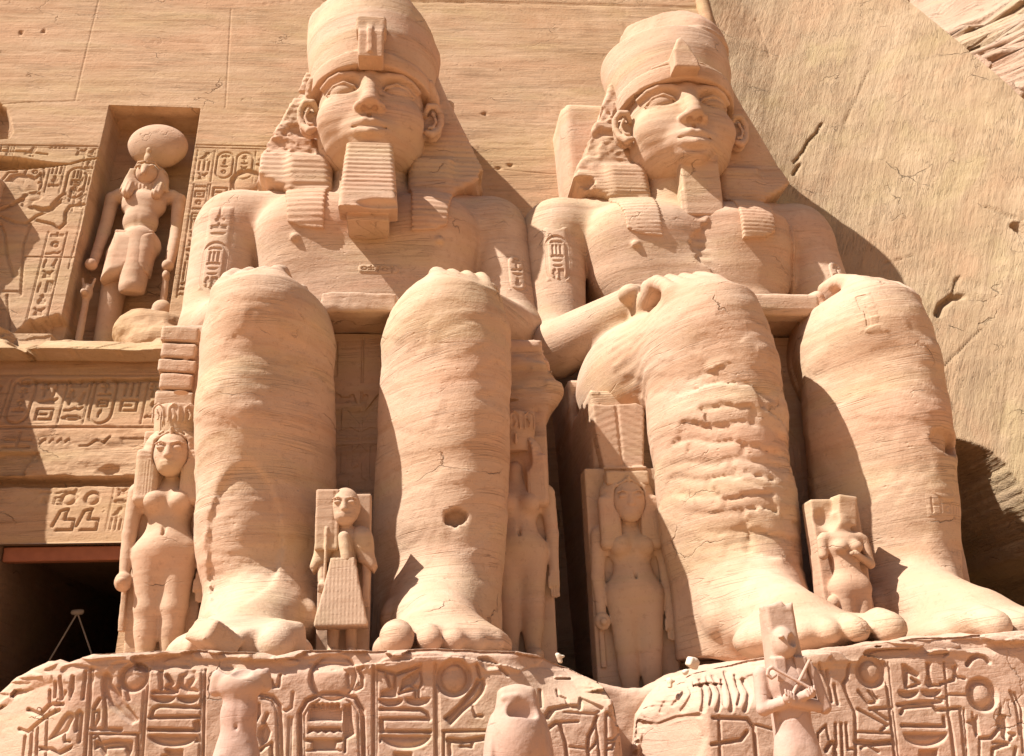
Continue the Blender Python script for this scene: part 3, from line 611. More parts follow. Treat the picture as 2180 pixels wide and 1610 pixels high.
def relB(R):
    R.map = lambda p: at(p[0], p[1], -3.3); R.ws = .8
    R.fill([(1415, 1535), (1450, 1540), (1490, 1525), (1505, 1570), (1490, 1640), (1405, 1640)], .06, .02)      # smooth modern patch
    group(R, z_8, [('d', [(1040, 600)], .21, .085, .135), ('s', [(868, 545), (858, 640), (828, 690), (870, 800), (918, 900), (925, 1300)], .05, .05), ('s', [(1140, 530), (1180, 900), (1222, 1300)], .045), ('s', [(1165, 530), (1205, 900), (1248, 1300)], .022, .03), ('s', [(870, 560), (860, 620)], .04),
        ('f', [(1270, 545), (1300, 550), (1390, 620), (1392, 645), (1320, 610), (1310, 720), (1292, 720)], .07, .02, .3), ('s', [(1340, 650), (1400, 690), (1310, 720)], .04), ('f', [(1450, 530), (1480, 540), (1475, 620), (1500, 690), (1560, 705), (1470, 715), (1445, 690), (1460, 620)], .07, .02, .3), ('s', [(1560, 690), (1660, 660), (1670, 560)], .045),
        ('b', [(1242, 745), (1388, 745)], 52), ('b', [(1418, 740), (1557, 740)], 50), ('s', [(1240, 850), (1400, 830), (1565, 822)], .055, .06), ('s', [(1262, 912), (1285, 870), (1500, 850), (1530, 890), (1700, 870)], .05, .06), ('s', [(1520, 795), (1600, 800), (1610, 770), (1790, 775), (1795, 850)], .035, .04), ('s', [(1268, 1003), (1592, 1008), (1582, 940)], .05, .06), ('b', [(1283, 1060), (1602, 1060)], 98), ('f', [(1400, 1190), (1530, 1185), (1530, 1300), (1400, 1300)], .08, .02),
        ('s', [(1582, 530), (1600, 700), (1660, 1300)], .03), ('s', [(1612, 880), (1640, 1040), (1672, 1300)], .045), ('s', [(1705, 870), (1745, 1300)], .045), ('s', [(1730, 880), (1765, 1300)], .022),
        ('d', [(1870, 770)], .215, .085, .15), ('s', [(1762, 545), (1790, 500), (1840, 475), (1890, 490), (1920, 525)], .07, .08), ('s', [(1650, 570), (1690, 640), (1740, 650)], .04), ('s', [(1880, 880), (1950, 850), (1965, 810)], .035),
        ('f', [(1755, 978), (1795, 960), (1795, 905), (1815, 955), (1830, 930), (1835, 1010), (1848, 1065), (1822, 1085), (1800, 1000)], .07, .02, .2), ('f', [(1985, 955), (2010, 925), (2040, 940), (2062, 1030), (2045, 1110), (2020, 1090), (2005, 1010), (1985, 1000)], .07, .02, .4, .1), ('s', [(1850, 1100), (1935, 1095), (2000, 1020)], .05, .06), ('s', [(2010, 865), (2000, 930)], .03), ('s', [(1950, 1130), (2050, 1130)], .04), ('s', [(1940, 1300), (1950, 1175), (2060, 1140)], .05, .07), ('s', [(1850, 1090), (1850, 1300)], .03), ('s', [(2080, 750), (2125, 850), (2150, 1060)], .045), ('s', [(2110, 760), (2160, 860), (2175, 1200)], .035),
        ('s', [(2070, 1060), (2110, 1070), (2075, 1110)], .04), ('s', [(925, 1050), (1200, 1062), (1205, 1120)], .03), ('s', [(920, 1125), (1060, 1140), (1180, 1128)], .075, .075), ('s', [(960, 1170), (1010, 1150), (1090, 1200)], .04), ('s', [(940, 880), (1050, 940), (1160, 1000), (1110, 1040)], .04, .05), ('s', [(1050, 880), (1160, 960)], .04), ('s', [(940, 745), (1020, 840), (1080, 820), (1020, 745)], .04, .05), ('s', [(1040, 700), (1070, 780), (1090, 800)], .03), ('s', [(1030, 880), (1190, 870)], .045, .05),
        ('s', [(705, 590), (725, 700), (745, 820)], .05), ('s', [(640, 540), (690, 640), (735, 740)], .04, .05), ('s', [(760, 700), (790, 840)], .045), ('s', [(640, 1070), (640, 1300)], .03), ('s', [(772, 990), (785, 1300)], .04), ('s', [(815, 990), (828, 1300)], .04), ('s', [(850, 990), (865, 1180), (915, 1180)], .035), ('s', [(700, 1190), (735, 1130), (770, 1135), (765, 1300)], .06, .07), ('s', [(640, 1060), (700, 1000), (720, 1100)], .035), ('s', [(2120, 1170), (2100, 1300)], .045)])
    group(R, z_7, [('s', [(1660, 630), (1670, 1000)], .04, .05), ('s', [(1610, 640), (1900, 650), (1960, 720), (1985, 1000)], .05, .06), ('s', [(1600, 870), (1850, 830), (1900, 760)], .05, .06), ('s', [(1980, 700), (2120, 740)], .03), ('s', [(1180, 400), (1150, 560), (1155, 800), (1200, 1000)], .03, .04), ('s', [(1280, 700), (1380, 640), (1500, 620)], .08, .06)])
    # bigger raised fracture lines on the damaged left shoulder
    for i, x in enumerate(np.linspace(1440, 1600, 12)): R.stroke([(x, 1425+10*(i % 3)), (x-8+4*(i % 4), 1475), (x-14, 1500+12*(i % 2))], .035+.02*(i % 2), .05)
pa, RA = pedestal('stone_pedestal', -6.0, 3.95, [(-6, -.9), (-4.4, -.55), (-3.94, -.26), (-3.45, -.1), (-3.2, -.14), (-2.87, -.04), (-1.9, -.02), (-.85, -.08), (-.7, -.12), (-.4, -.06), (1.7, -.1), (2.6, -.18), (3.08, -.33), (3.43, -.55), (3.6, -.95), (3.72, -1.5), (3.95, -1.9)], -3.3, '', relA, 10.5, lambda U, z: .9*sstep(-3.0, -4.6, U)+1.2*sstep(3.45, 3.95, U)+1.0*sstep(-.9, -.1, z)*sstep(2.2, 3.3, U), 1)
pa.name = 'stone_pedestal'; tag(pa, 'carved stone pedestal with an oval name ring holding a comb-like sign, under the bearded giant', 'pedestal', 'carved pedestals under the giants')
pb, RB = pedestal('stone_pedestal', 4.0, 13.5, [(4.0, -1.5), (4.1, -.95), (4.3, -.72), (4.73, -.5), (5.1, -.4), (5.37, -.34), (6, -.26), (6.8, -.2), (7.34, -.14), (8.3, -.1), (9.23, -.06), (13.5, 0)], -3.3, '', relB, 10.5, lambda U, z: 1.3*sstep(4.75, 3.95, U)+.7*sstep(-.95, -.3, z)*sstep(6.4, 5.0, U), 5)
pb.name = 'stone_pedestal.001'; tag(pb, 'carved stone pedestal with battered upper edge and bare patches, under the beardless giant', 'pedestal', 'carved pedestals under the giants')
# low curved wall closing the gap between the pedestals
s = Sculpt(lambda P: .10*fbm(P[:, 0]*1.6, P[:, 1]*1.6, P[:, 2]*1.6)+.04*fbm(P[:, 0]*7, P[:, 1]*7, P[:, 2]*7, 3))
s.prism([(3.2, -3.2), (3.2, -.42), (4.2, -.62), (4.9, -.58), (5.6, -.3), (5.6, -3.2)], -1.9, -1.1, .12, .05)
V, F = surfnet(s, (3.2, -2.1, -3.2), (5.7, -.9, .1), .03)
o = mesh_obj('low_wall', V, F, M_PED); tag(o, 'low rough curved wall filling the gap between the two carved pedestals', 'low wall')
o = boxmesh('passage_floor', (3.0, -1.2, -1.4), (5.8, 6.5, -.62), M_PED); tag(o, None, None, kind='structure')
print('setting', time.time()-T0)

# ================================================================== COLOSSI
def colossus(ox, v, label):
    """v: 'A' bearded giant, 'B' beardless giant"""
    A = v == 'A'
    root = empty('colossal_statue', (ox, 0, 0), label, 'statue', 'seated giants on the temple front')
    O3 = (ox, 0, 0); sd_ = 3.0 if A else 19.0
    def surf_noise(P, a=1.0):
        x, y, z = P[:, 0], P[:, 1], P[:, 2]
        n = .035*fbm(x*.8+sd_, y*.8, z*1.2, 3)+.009*fbm(x*.5, y*.5+sd_, z*7+1.2*vn(x*.5, y*.5, z*.6), 3)
        return n*a
    def body_noise(P):
        x, y, z = P[:, 0], P[:, 1], P[:, 2]; n = surf_noise(P)
        m = np.nonzero((z > 0) & (z < 7) & (y < 2.2))[0]
        if len(m):
            X, Y, Z = x[m], y[m], z[m]
            q = fbm(X*.45+sd_, Y*.4, Z*.9+sd_, 3)          # spalled sheets: stepped levels
            st = np.floor(q*9)/9; fr = q*9-np.floor(q*9); st = st+sstep(.0, .10, fr)/9
            n[m] += .16*st*sstep(.5, 1.5, Z)*sstep(6.9, 6.0, Z)
            if not A:     # flaked layered shin of the left leg
                k = sstep(-.1, .2, 1-np.hypot((X+1.5)/1.25, (Z-3.3+.35*(X+1.5))/1.75)+.25*fbm(X*1.5, Y, Z*1.5, 3))
                row = Z*3.3+.55*(X+1.6)+2.6*fbm(X*.8, Y*.5, Z*.8, 4); ri = np.floor(row); rf = row-ri
                off = vn(ri*5.7, ri*0, ri*0)*3
                col = X*1.1+off+.6*fbm(X*1.5, Z*2, Y, 2); ci = np.floor(col); cf = col-ci
                hgt = vn(ri*3.3+ci*7.9, ci*2.3, ri*0)
                edge = np.minimum(np.minimum(rf, 1-rf)*.9, np.minimum(cf, 1-cf)*1.6+.6*(vn(ri*2.1+4, ci*4.7, ri*0) > .5))
                n[m] += k*(.09*hgt-.05+.035*(1-sstep(.02, .22, edge))*sstep(.2, .5, hgt))*(X < -.1)
                kk = sstep(-2.35, -2.7, X)*sstep(4.6, 5.0, Z)*sstep(6.9, 6.6, Z)*sstep(.6, 1.2, Y); n[m] += .010*kk*np.sin((Z*.85+Y*.35+X*.3)*2*np.pi/.19)
            else:
                k = sstep(.0, .06, 1-np.hypot((X+1.75)/.62, (Z-1.9)/1.35)+.10*fbm(X*2, Y, Z*2, 3)); n[m] += .05*k*(X < 0)
                k = sstep(.0, .04, 1-np.hypot((X-1.75)/.20, (Z-2.33)/.14)); n[m] += .22*k*(Y < 1)
            if not A:
                k = sstep(.0, .3, 1-np.hypot((X-2.35)/.45, (Z-3.62)/.28)+.3*fbm(X*3, Y, Z*3, 2)); n[m] += .16*k*(Y < 2)
        m = np.nonzero((z > 8.3) & (z < 12.2) & (y < 7))[0]
        if len(m) and not A:   # flaked skin on the chest
            X, Y, Z = x[m], y[m], z[m]
            e = fbm(X*1.2+4, Y*.3, Z*1.6, 4)
            reg = sstep(-.02, .0, .62-np.hypot((X+.15)/1.9, (Z-10.9)/1.6)+.55*e) ; patch = sstep(-.01, .02, (X-.1)*.5+e*1.3+.1)*sstep(8.9, 9.3, Z)*sstep(11.4, 11.0, Z)
            n[m] += .085*patch*(X < 2.6)
            n[m] += .02*np.sin(Z*22+X*2+5*e)*sstep(.35, .0, np.abs(X-.05+.4*e))*sstep(9.4, 9.7, Z)*sstep(11.2, 10.8, Z)
        return n
    def legf(sx, ridge):
        zs = [0, .5, 1.1, 2.5, 4.2, 5.4, 6.0, 6.5]; ws = [1.14, 1.12, 1.12, 1.21, 1.23, 1.19, 1.15, 1.02] if A else [1.16, 1.15, 1.15, 1.24, 1.28, 1.23, 1.17, 1.02]
        cs = [1.42, 1.42, 1.44, 1.52, 1.60, 1.63, 1.65, 1.65]; fs = [.45, .42, .32, .12, -.06, -.10, -.05, .15]
        def fn(P):
            z = P[:, 2]; zc = np.clip(z, 0, 6.5); w = np.interp(zc, zs, ws).astype(f32); c = np.interp(zc, zs, cs)*sx; f0 = np.interp(zc, zs, fs)
            ry = 1.45; y = (P[:, 1]-f0-ry)/ry; fr = np.clip(-y, 0, 1)
            x = (P[:, 0]-c-ridge*fr)/w
            q = (np.abs(x)**1.9+np.abs(y)**1.75)**(1/1.83)
            d = (q-1)*np.minimum(w, ry)*.92
            return np.maximum(d, np.maximum(z-6.6, -z))
        return fn
    b = Sculpt(body_noise)
    # torso
    b.box((0, 7.0, 10.45), (2.75, 1.5, 1.5), 1.0, .1)
    b.ell((1.25, 6.15, 10.85), (1.45, .95, 1.05), .5, sym=True)
    b.box((0, 6.75, 8.6), (2.2, 1.35, 2.0), .9, .55)
    b.ell((0, 5.62, 8.8), (1.3, .35, 1.1), .4)
    b.cap((0, 7.05, 12.05), (3.1, 7.05, 11.6), .82, .82, .4, sym=True)
    b.ell((-3.45, 6.95, 11.3), (1.02, 1.0, 1.1), .3); b.ell((3.28, 6.95, 11.25), (.96, 1.0, 1.1), .3)
    b.ell((1.75, 5.26, 10.3), (.11, .07, .10), .04, sym=True)
    # arms and hands
    b.cap((-3.62, 6.75, 11.0), (-3.72, 6.2, 8.3), .86, .74, .15); b.cap((3.38, 6.75, 11.0), (3.55, 6.2, 8.3), .82, .74, .15)
    b.cap((3.74, 6.15, 8.1) if A else (3.85, 5.6, 7.55), (2.35, 3.5, 7.85), .72, .44, .25, sym=True)
    b.box((1.98, 2.55, 7.48), (.58, .85, .22), .2, .15, sym=True)
    for i, x in enumerate((1.52, 1.82, 2.12, 2.40)):
        b.tube([(x, 2.2, 7.62), (x, 1.55, 7.52-.03*i), (x+.01, .95, 7.22-.05*i), (x+.01, .62, 6.98-.06*i)], [.17, .165, .155, .14], .05, sym=True)
    b.tube([(1.38, 3.2, 7.6), (1.22, 2.5, 7.45), (1.16, 1.9, 7.3)], [.17, .16, .14], .06, sym=True)
    b.ell((2.62, 2.9, 7.78), (.28, .32, .22), .12, sym=True)
    # thighs, legs, feet
    b.cap((2.0, 5.8, 5.9), (1.65, 1.35, 5.95), 1.45, 1.16, .3, sym=True)
    if not A: b.ell((-2.55, 3.9, 5.95), (1.15, 2.3, 1.32), .4)
    rl, rr = (-.32, .42) if A else (.30, .38)
    b.add(legf(-1, rl), (-3.1, -.3, 0), (-.2, 3.4, 6.6), .35); b.add(legf(1, rr), (.2, -.3, 0), (3.1, 3.4, 6.6), .35)
    b.ell((1.66, .62, 6.2), (.72, .66, .72), .5, sym=True)
    b.cap((1.42, .9, .75), (1.45, -1.2, .30), .86, .50, .5, sym=True)
    b.ell((1.45, -1.2, .08), (1.02, 1.3, .40), .4, sym=True)
    b.ell((.66, .55, .72), (.16, .3, .28), .15, sym=True); b.ell((2.2, .75, .62), (.16, .3, .28), .15, sym=True)
    tx = [(.78, -2.92, .235), (1.22, -2.82, .18), (1.55, -2.66, .17), (1.86, -2.46, .16), (2.14, -2.22, .15)]
    for i, (x, y, r) in enumerate(tx):
        for sx in (-1, 1):
            if A and sx < 0 and i in (1, 2): continue
            lift = 0
            b.tube([(sx*(x*.9+.12), -1.3, .22), (sx*x, y+.80, .14), (sx*x, y+.50, .15), (sx*x, y+.20, .06)], [r*.9, r*.86, r, r*.95], .05)
    if A:
        b.box((-1.9, -2.9, .30), (.5, .42, .4), .05, .05, sub=True, rot=(15, 20, 35)); b.box((-1.05, -2.1, .16), (.48, .5, .24), .10, .10, rot=(10, -8, 25)); b.box((-1.55, -2.75, .15), (.25, .3, .16), .03, .04, rot=(10, 30, 40))
    # neck
    b.cap((0, 7.1, 11.7), (0, 6.75, 13.4), 1.12, 1.02, .25)
    b_raw = Sculpt(body_noise); b_raw.ops = b.ops
    RECT = [(-4.25, -3.40, (8.9 if A else 9.3), (11.6 if A else 11.2)), (3.45, 4.20, 9.0, 10.3)] + ([(-.35, .9, 9.22, 9.72)] if A else [(1.57, 2.72, 2.05, 2.77), (.90, 1.5, 5.6, 6.75)])
    def sunk(P):
        n = body_noise(P); x, y, z = P[:, 0], P[:, 1], P[:, 2]
        for x0, x1, z0, z1 in RECT:
            m = np.nonzero((x > x0) & (x < x1) & (z > z0) & (z < z1) & (y < 7.2))[0]
            if len(m): n[m] += 0*sstep(.0, .10, np.minimum(np.minimum(x[m]-x0, x1-x[m]), np.minimum(z[m]-z0, z1-z[m])))
        return n
    b.disp = sunk
    sculpt('body', b, (-4.9, -3.6, -.3), (4.9, 8.7, 13.3), .052, M_COL, root, O3)
    b = b_raw

    # ---- head
    h = Sculpt(lambda P: surf_noise(P, .3)+.0025*np.sin(P[:, 2]*26+3*vn(P[:, 0], P[:, 1], P[:, 2])))
    h.ell((0, 6.55, 14.45), (1.42, 1.52, 1.75), .1, n=2.3)
    h.ell((0, 6.25, 13.55), (1.20, 1.12, .84), .45, n=2.2)
    h.ell((0, 5.28, 12.98), (.40, .30, .26), .22)
    h.ell((.80, 5.60, 13.92), (.54, .38, .50), .28, sym=True)
    h.ell((0, 5.28, 13.36), (.62, .38, .42), .22)
    # eye sockets, brows, lids
    h.ell((.68, 4.93, 14.62), (.50, .40, .25), .10, sub=True, sym=True, rot=(0, 2, 14))
    h.tube([(.16, 5.10, 14.85), (.45, 5.07, 14.94), (.80, 5.14, 14.97), (1.05, 5.32, 14.93), (1.27, 5.58, 14.82)], [.06, .065, .065, .06, .05], .16, sym=True)
    h.ell((.70, 5.40, 14.55), (.37, .27, .215), .02, sym=True, rot=(0, 2, 20))
    lid = [(.27, 5.20, 14.46), (.42, 5.13, 14.62), (.68, 5.12, 14.72), (.94, 5.24, 14.67), (1.14, 5.44, 14.52)]
    h.tube(lid, [.025, .033, .038, .035, .028], .03, sym=True)
    h.tube([(.28, 5.20, 14.46), (.52, 5.16, 14.37), (.82, 5.22, 14.37), (1.12, 5.43, 14.50)], [.025, .03, .03, .025], .02, sym=True)
    # nose
    h.cap((0, 5.12, 14.90), (0, 4.84, 14.05), .17, .22, .18)
    h.ell((0, 4.78, 13.92), (.22, .20, .16), .08); h.ell((.23, 4.94, 13.86), (.17, .20, .135), .07, sym=True)
    h.box((0, 4.66, 13.60), (.36, .24, .10), .02, .03, sub=True, rot=(-12, 0, 0))
    h.ell((.14, 4.84, 13.74), (.075, .11, .09), .03, sub=True, sym=True)
    h.cap((0, 4.98, 13.66), (0, 4.95, 13.46), .05, .05, .05, sub=True)
    # mouth
    h.tube([(.60, 5.26, 13.36), (.34, 5.05, 13.40), (.11, 4.93, 13.43), (0, 4.94, 13.40)], [.05, .095, .115, .11], .07, sym=True)
    h.tube([(.56, 5.25, 13.29), (.30, 5.03, 13.17), (0, 4.93, 13.10)], [.05, .11, .135], .07, sym=True)
    h.tube([(.58, 5.18, 13.325), (.30, 4.91, 13.28), (0, 4.79, 13.275)], [.02, .026, .026], .025, sub=True, sym=True)
    h.ell((0, 4.93, 12.95), (.42, .12, .06), .10, sub=True)
    # ears
    er = [(1.42, 5.98, 14.42), (1.52, 5.86, 14.60), (1.70, 5.90, 14.63), (1.84, 5.98, 14.44), (1.84, 6.00, 14.15), (1.74, 5.94, 13.88), (1.58, 5.84, 13.72), (1.46, 5.82, 13.76)]
    h.ell((1.58, 6.18, 14.15), (.30, .20, .46), .08, sym=True, rot=(0, -8, -18))
    h.tube(er, [.07, .085, .09, .09, .085, .09, .11, .08], .04, sym=True)
    h.tube([(1.62, 5.90, 14.42), (1.70, 5.92, 14.18), (1.62, 5.88, 13.96), (1.52, 5.86, 13.92)], .05, .03, sym=True)
    h.ell((1.56, 5.93, 14.16), (.10, .12, .18), .05, sub=True, sym=True)
    if not A: h.box((.2, 6.0, 12.2), (.52, .6, .95), .06, .06); h.box((-.34, 5.62, 11.6), (.06, .18, .42), .04, .06)
    sculpt('head', h, (-2.15, 4.3, 11.2 if not A else 12.5), (2.15, 8.3, 16.2), .026, M_COL, root, O3)

    # ---- headcloth
    def cloth_noise(P):
        x, y, z = P[:, 0], P[:, 1], P[:, 2]; n = surf_noise(P, .8)
        lap = (z < 13.0)
        if A: lap = lap | ((x < -1.3) & (z < 13.4)) | ((x > 1.3) & (z < 14.2))
        n = n+.010*np.sin(z*2*np.pi/(.165 if A else .11)+.5*fbm(x*2, y*2, z*2, 2))*lap
        if A: er_ = sstep(.0, .12, fbm(x*1.6+4, y*1.6, z*2.2, 4)+.02)*(x < -1.35)*sstep(13.3, 13.7, z); n = n+.10*er_+.10*np.abs(fbm(x*3, y*3, z*6, 3))*(x < -1.35)*sstep(13.2, 13.5, z)*2
        else: er_ = sstep(-.02, .10, fbm(x*1.0+9, y*1.0, z*1.6, 3))*(x < -1.4)*sstep(12.9, 13.2, z); n = n+.10*er_+.07*np.abs(fbm(x*3, y*3, z*5, 3))*(x < -1.35)*sstep(12.9, 13.2, z)*2
        return n
    c = Sculpt(cloth_noise)
    wing = [(1.30, 16.0), (1.80, 16.0), (2.05, 15.3), (2.35, 14.6), (2.68, 13.8), (2.92, 13.2), (3.02, 12.82), (2.75, 12.55), (2.2, 12.2), (1.9, 11.9), (1.0, 11.9), (1.05, 13.2), (1.2, 14.2)]
    c.prism(wing, 6.35, 8.4, .12, .1, sym=True, shear=lambda P: -.12*np.clip(13.4-P[:, 2], 0, 1)*2)
    lp = [(1.06, 13.2), (2.0, 13.2), (2.12, 12.0), (1.98, 11.2), (1.94, 10.72), (1.66, 10.56), (1.06, 10.50)]
    shf = lambda P: np.interp(P[:, 2], [10.4, 11.2, 12.0, 12.8, 13.4], [5.00, 4.98, 5.22, 5.84, 6.25] if A else [5.10, 5.08, 5.32, 5.90, 6.25])
    bc = Sculpt(None); bc.ops = b.ops; lpa = np.array(lp, f32)
    def lap(P):
        A_ = np.abs(P[:, 0]); return np.maximum(bc(P)-(.075 if A else .05), np.maximum(poly_sd(A_, P[:, 2], lpa), P[:, 1]-7))
    c.add(lap, (-2.2, 4.6, 10.4), (2.2, 7.0, 13.2), .02)
    c.prism([(1.06, 12.2), (2.05, 12.2), (2.1, 13.2), (1.06, 13.2)], 6.08, 7.0, .15, .25, sym=True)
    c.ell((0, 7.6, 14.6), (1.75, 1.1, 1.5), .2)
    if A: c.tube([(1.52, 5.9, 15.30), (1.62, 6.15, 15.05), (1.66, 6.45, 14.9)], [.16, .2, .2], .1, sym=True)
    if not A: c.ell((-2.75, 6.2, 12.65), (.3, .3, .2), .05, sub=True)
    else: c.ell((2.98, 6.6, 12.75), (.2, .5, .22), .05, sub=True); c.ell((-3.1, 6.2, 13.05), (.25, .8, .7), .1, sub=True)
    sculpt('headcloth', c, (-3.3, 4.7, 10.3), (3.3, 8.6, 16.2), .036, M_COL, root, O3)

    # ---- crown with brow band and cobra
    def crown_noise(P):
        x, y, z = P[:, 0], P[:, 1], P[:, 2]; n = surf_noise(P, .5)
        return n+.10*np.clip(fbm(x*1.5, y*1.5+sd_, z*1.2, 4), 0, 1)*sstep(16.5, 17.5, z)
    k = Sculpt(crown_noise)
    zz_ = [14.7, 15.2, 15.6, 16.3, 17.0, 17.7 if A else 17.35, 18.4, 19.2, 20.0]
    rr_ = [1.55, 1.60, 1.68, 1.80, 1.88, 1.92, 1.90, 1.8, 1.7] if A else [1.55, 1.60, 1.66, 1.80, 1.86, 1.40, 1.34, 1.28, 1.2]
    cy_ = [6.5, 6.5, 6.56, 6.72, 6.95, 7.15, 7.3, 7.45, 7.6]
    zt = 18.05 if A else 18.3
    def crown(P):
        x, y, z = P[:, 0], P[:, 1], P[:, 2]; zc = np.clip(z, 14.7, 20)
        r = np.interp(zc, zz_, rr_); cy = np.interp(zc, zz_, cy_)
        if not A: r = r+.36*sstep(-.3, .9, x)*sstep(17.0, 17.35, z)*sstep(18.6, 17.6, z)
        x2 = x-.04 if A else x-.22*sstep(17, 17.4, z)
        d = (np.sqrt(x2**2+(y-cy)**2)-r)*.93
        bot = 15.10-.30*(y-4.95)*.35
        tp = zt+.10*(y-7) - (np.maximum(x-.95, 0)*1.3 if A else np.maximum(x-.5, 0)*.5)+.25*fbm(x*1.3, y*1.3, z*0+sd_, 3)
        return np.maximum(np.maximum(d, bot-z), z-tp)
    k.add(crown, (-2.3, 4.5, 14.5), (2.3, 9.6, 20), .05)
    if A: k.ell((1.9, 6.2, 17.9), (.35, .6, .5), .2, sub=True); k.ell((1.95, 6.0, 16.9), (.22, .4, .4), .15, sub=True)
    def band(P):
        x, y, z = P[:, 0], P[:, 1], P[:, 2]; r = 1.60+.03*sstep(15.0, 15.3, z)
        d = np.abs(np.sqrt(x**2+(y-6.47)**2)-r+.03)-.09; zc = 15.27-.09*(y-4.9)
        return np.maximum(d, np.abs(z-zc)-(.20 if A else .22))
    k.add(band, (-1.8, 4.6, 14.7), (1.8, 8.3, 15.6), .03)
    k.tube([(.22, 4.92, 15.52), (.48, 4.93, 15.42), (.62, 5.02, 15.50)], [.09, .08, .05], .04, sym=True)
    ko = sculpt('crown', k, (-2.4, 4.5, 14.5), (2.4, 9.5, 20.0), .042, M_COL, root, O3)
    u = Sculpt(lambda P: surf_noise(P, .5)+.02*np.clip(fbm(P[:, 0]*5, P[:, 1]*5, P[:, 2]*5, 2), 0, 1))
    if A:
        u.prism([(4.45, 15.05), (4.95, 14.98), (5.6, 16.2), (5.1, 16.45), (4.72, 16.4), (4.42, 15.8)], -.30, .34, .05, .03, axis=0)
        u.prism([(4.40, 15.15), (4.6, 15.15), (4.85, 16.36), (4.65, 16.38), (4.38, 15.85)], -.07, .07, .03, .02, axis=0)
        u.box((0.02, 4.74, 16.12), (.39, .25, .24), .08, .06)
        for z in (15.45, 15.8, 16.05): u.tube([(-.36, 4.42, z+.1), (-.05, 4.37, z-.02), (.1, 4.37, z-.02), (.4, 4.42, z+.1)], .016, .02, sub=True)
    else:
        u.prism([(-.52, 15.1), (.20, 15.1), (.16, 15.4), (-.04, 15.9), (-.20, 16.15), (-.32, 16.1), (-.48, 15.7)], 4.45, 5.4, .08, .05, shear=lambda P: .08*(P[:, 2]-15.2))
        u.tube([(-.9, 5.12, 15.5), (-.4, 4.95, 15.6), (.4, 4.95, 15.55), (.9, 5.12, 15.45)], [.07, .1, .1, .06], .05); u.ell((.45, 4.72, 15.5), (.25, .2, .15), .08, sub=True)
    sculpt('cobra', u, (-1.05, 4.2, 14.8), (1.05, 6.3, 17.1), .028, M_COL, ko, O3)
    if A:
        d = Sculpt(lambda P: .010*np.sin(P[:, 2]*2*np.pi/.135+.6*vn(P[:, 0], P[:, 1], P[:, 2]))*(P[:, 1] < 4.9)*(P[:, 2] > 10.95)+.03*np.clip(fbm(P[:, 0]*2, P[:, 1]*2, P[:, 2]*5, 3), 0, 1)+.02*fbm(P[:, 0]*2, P[:, 1]*2, P[:, 2]*9, 3)*(P[:, 2] < 10.9))
        d.add(lambda P: (lambda x, y, z: np.maximum(np.maximum(np.sqrt(np.maximum(np.abs(x-.03)-(np.interp(z, [10.5, 12.6], [.70, .56])-.12), 0)**2+np.maximum(np.abs(y-np.interp(z, [10.5, 12.9], [4.50, 5.0]))-.33, 0)**2)-.12, z-12.50), np.maximum(10.52+.12*np.sign(x-.25)*0+.10*(y-4.2)-.0-z, 10.5-z)))(P[:, 0], P[:, 1], P[:, 2]), (-.8, 3.9, 10.4), (.85, 5.5, 13), .02)
        d.ell((.35, 4.0, 10.6), (.6, .25, .16), .05, sub=True)
        d.box((.02, 4.95, 10.55), (.50, .5, .20), .04, .03)
        d.box((.03, 5.5, 11.6), (.42, .7, .9), .05, .05)
        sculpt('false_beard', d, (-.85, 3.8, 10.0), (.9, 6.3, 13.1), .026, M_COL, root, O3)

    # ---- seat, lap cloth, back pillar
    t = Sculpt(lambda P: surf_noise(P, .8)+(.03 if A else .01)*np.sign(fbm(P[:, 0]*1.2, P[:, 1]*1.2, P[:, 2]*4, 3))*(P[:, 2] > 4.8)+(.20 if A else .0)*fbm(P[:, 0]*1.8, P[:, 1]*1.8, P[:, 2]*2.4, 4)*(P[:, 0] > 2.8)*sstep(5.0, 5.4, P[:, 2]))
    t.box((0, 6.2, 3.2), (3.75, 3.7, 3.35), .06, .05)
    t.box((0, 2.95, 3.2), (.9, .5, 3.35), .03, .05)
    if A:
        t.box((-3.42, 3.3, 6.35), (.42, .5, .62), .08, .05)
        bl = Sculpt(lambda P: .03*fbm(P[:, 0]*5, P[:, 1]*5, P[:, 2]*5, 3))
        for z, hx, hz in ((6.52, .36, .16), (6.16, .33, .15), (5.84, .36, .13), (5.52, .31, .16), (5.16, .36, .15)): bl.box((-3.55+.1*(.34-hx), 2.62, z), (hx, .32, hz), .03, .01, rot=(0, 2+6*(hx-.33), 3))
        sculpt('masonry_block_stack', bl, (-4.1, 2.1, 4.8), (-3.0, 3.1, 6.85), .03, M_COL, root, O3)
        for q in ((3.35, 3.6, 6.3), (3.5, 3.0, 5.5)): t.ell(q, (.55, .5, .6), .3, sub=False, rot=(20, 40, 10), n=2.6)
    else:
        t.box((-3.4, 2.6, 6.6), (1.3, 2.3, 1.15), .1, .08, sub=True)
    sculpt('throne', t, (-4.2, 1.6, -.3), (4.3, 9.8, 7.2), .07, M_COL, root, O3)
    l = Sculpt(lambda P: surf_noise(P, .6)+.10*np.clip(fbm(P[:, 0]*2.5, P[:, 1]*2, P[:, 2]*3, 3), -.3, .5)*(1 if A else .2))
    if A: l.box((0, 3.8, 6.85), (.75, 2.4, .22), .05, .05)
    else: l.box((0.02, 3.7, 6.86), (.85, 2.5, .21), .1, .05); l.box((.05, 1.45, 6.72), (.62, .2, .12), .05, .05)
    sculpt('lap_cloth', l, (-1, 1.1, 6.3), (1, 6.4, 7.3), .035, M_COL, root, O3)
    p = Sculpt(lambda P: surf_noise(P, .6)); p.box((.2 if A else -.5, 8.9, 10.2), (2.1 if A else 2.4, 1.4, 5.9), .08, .05)
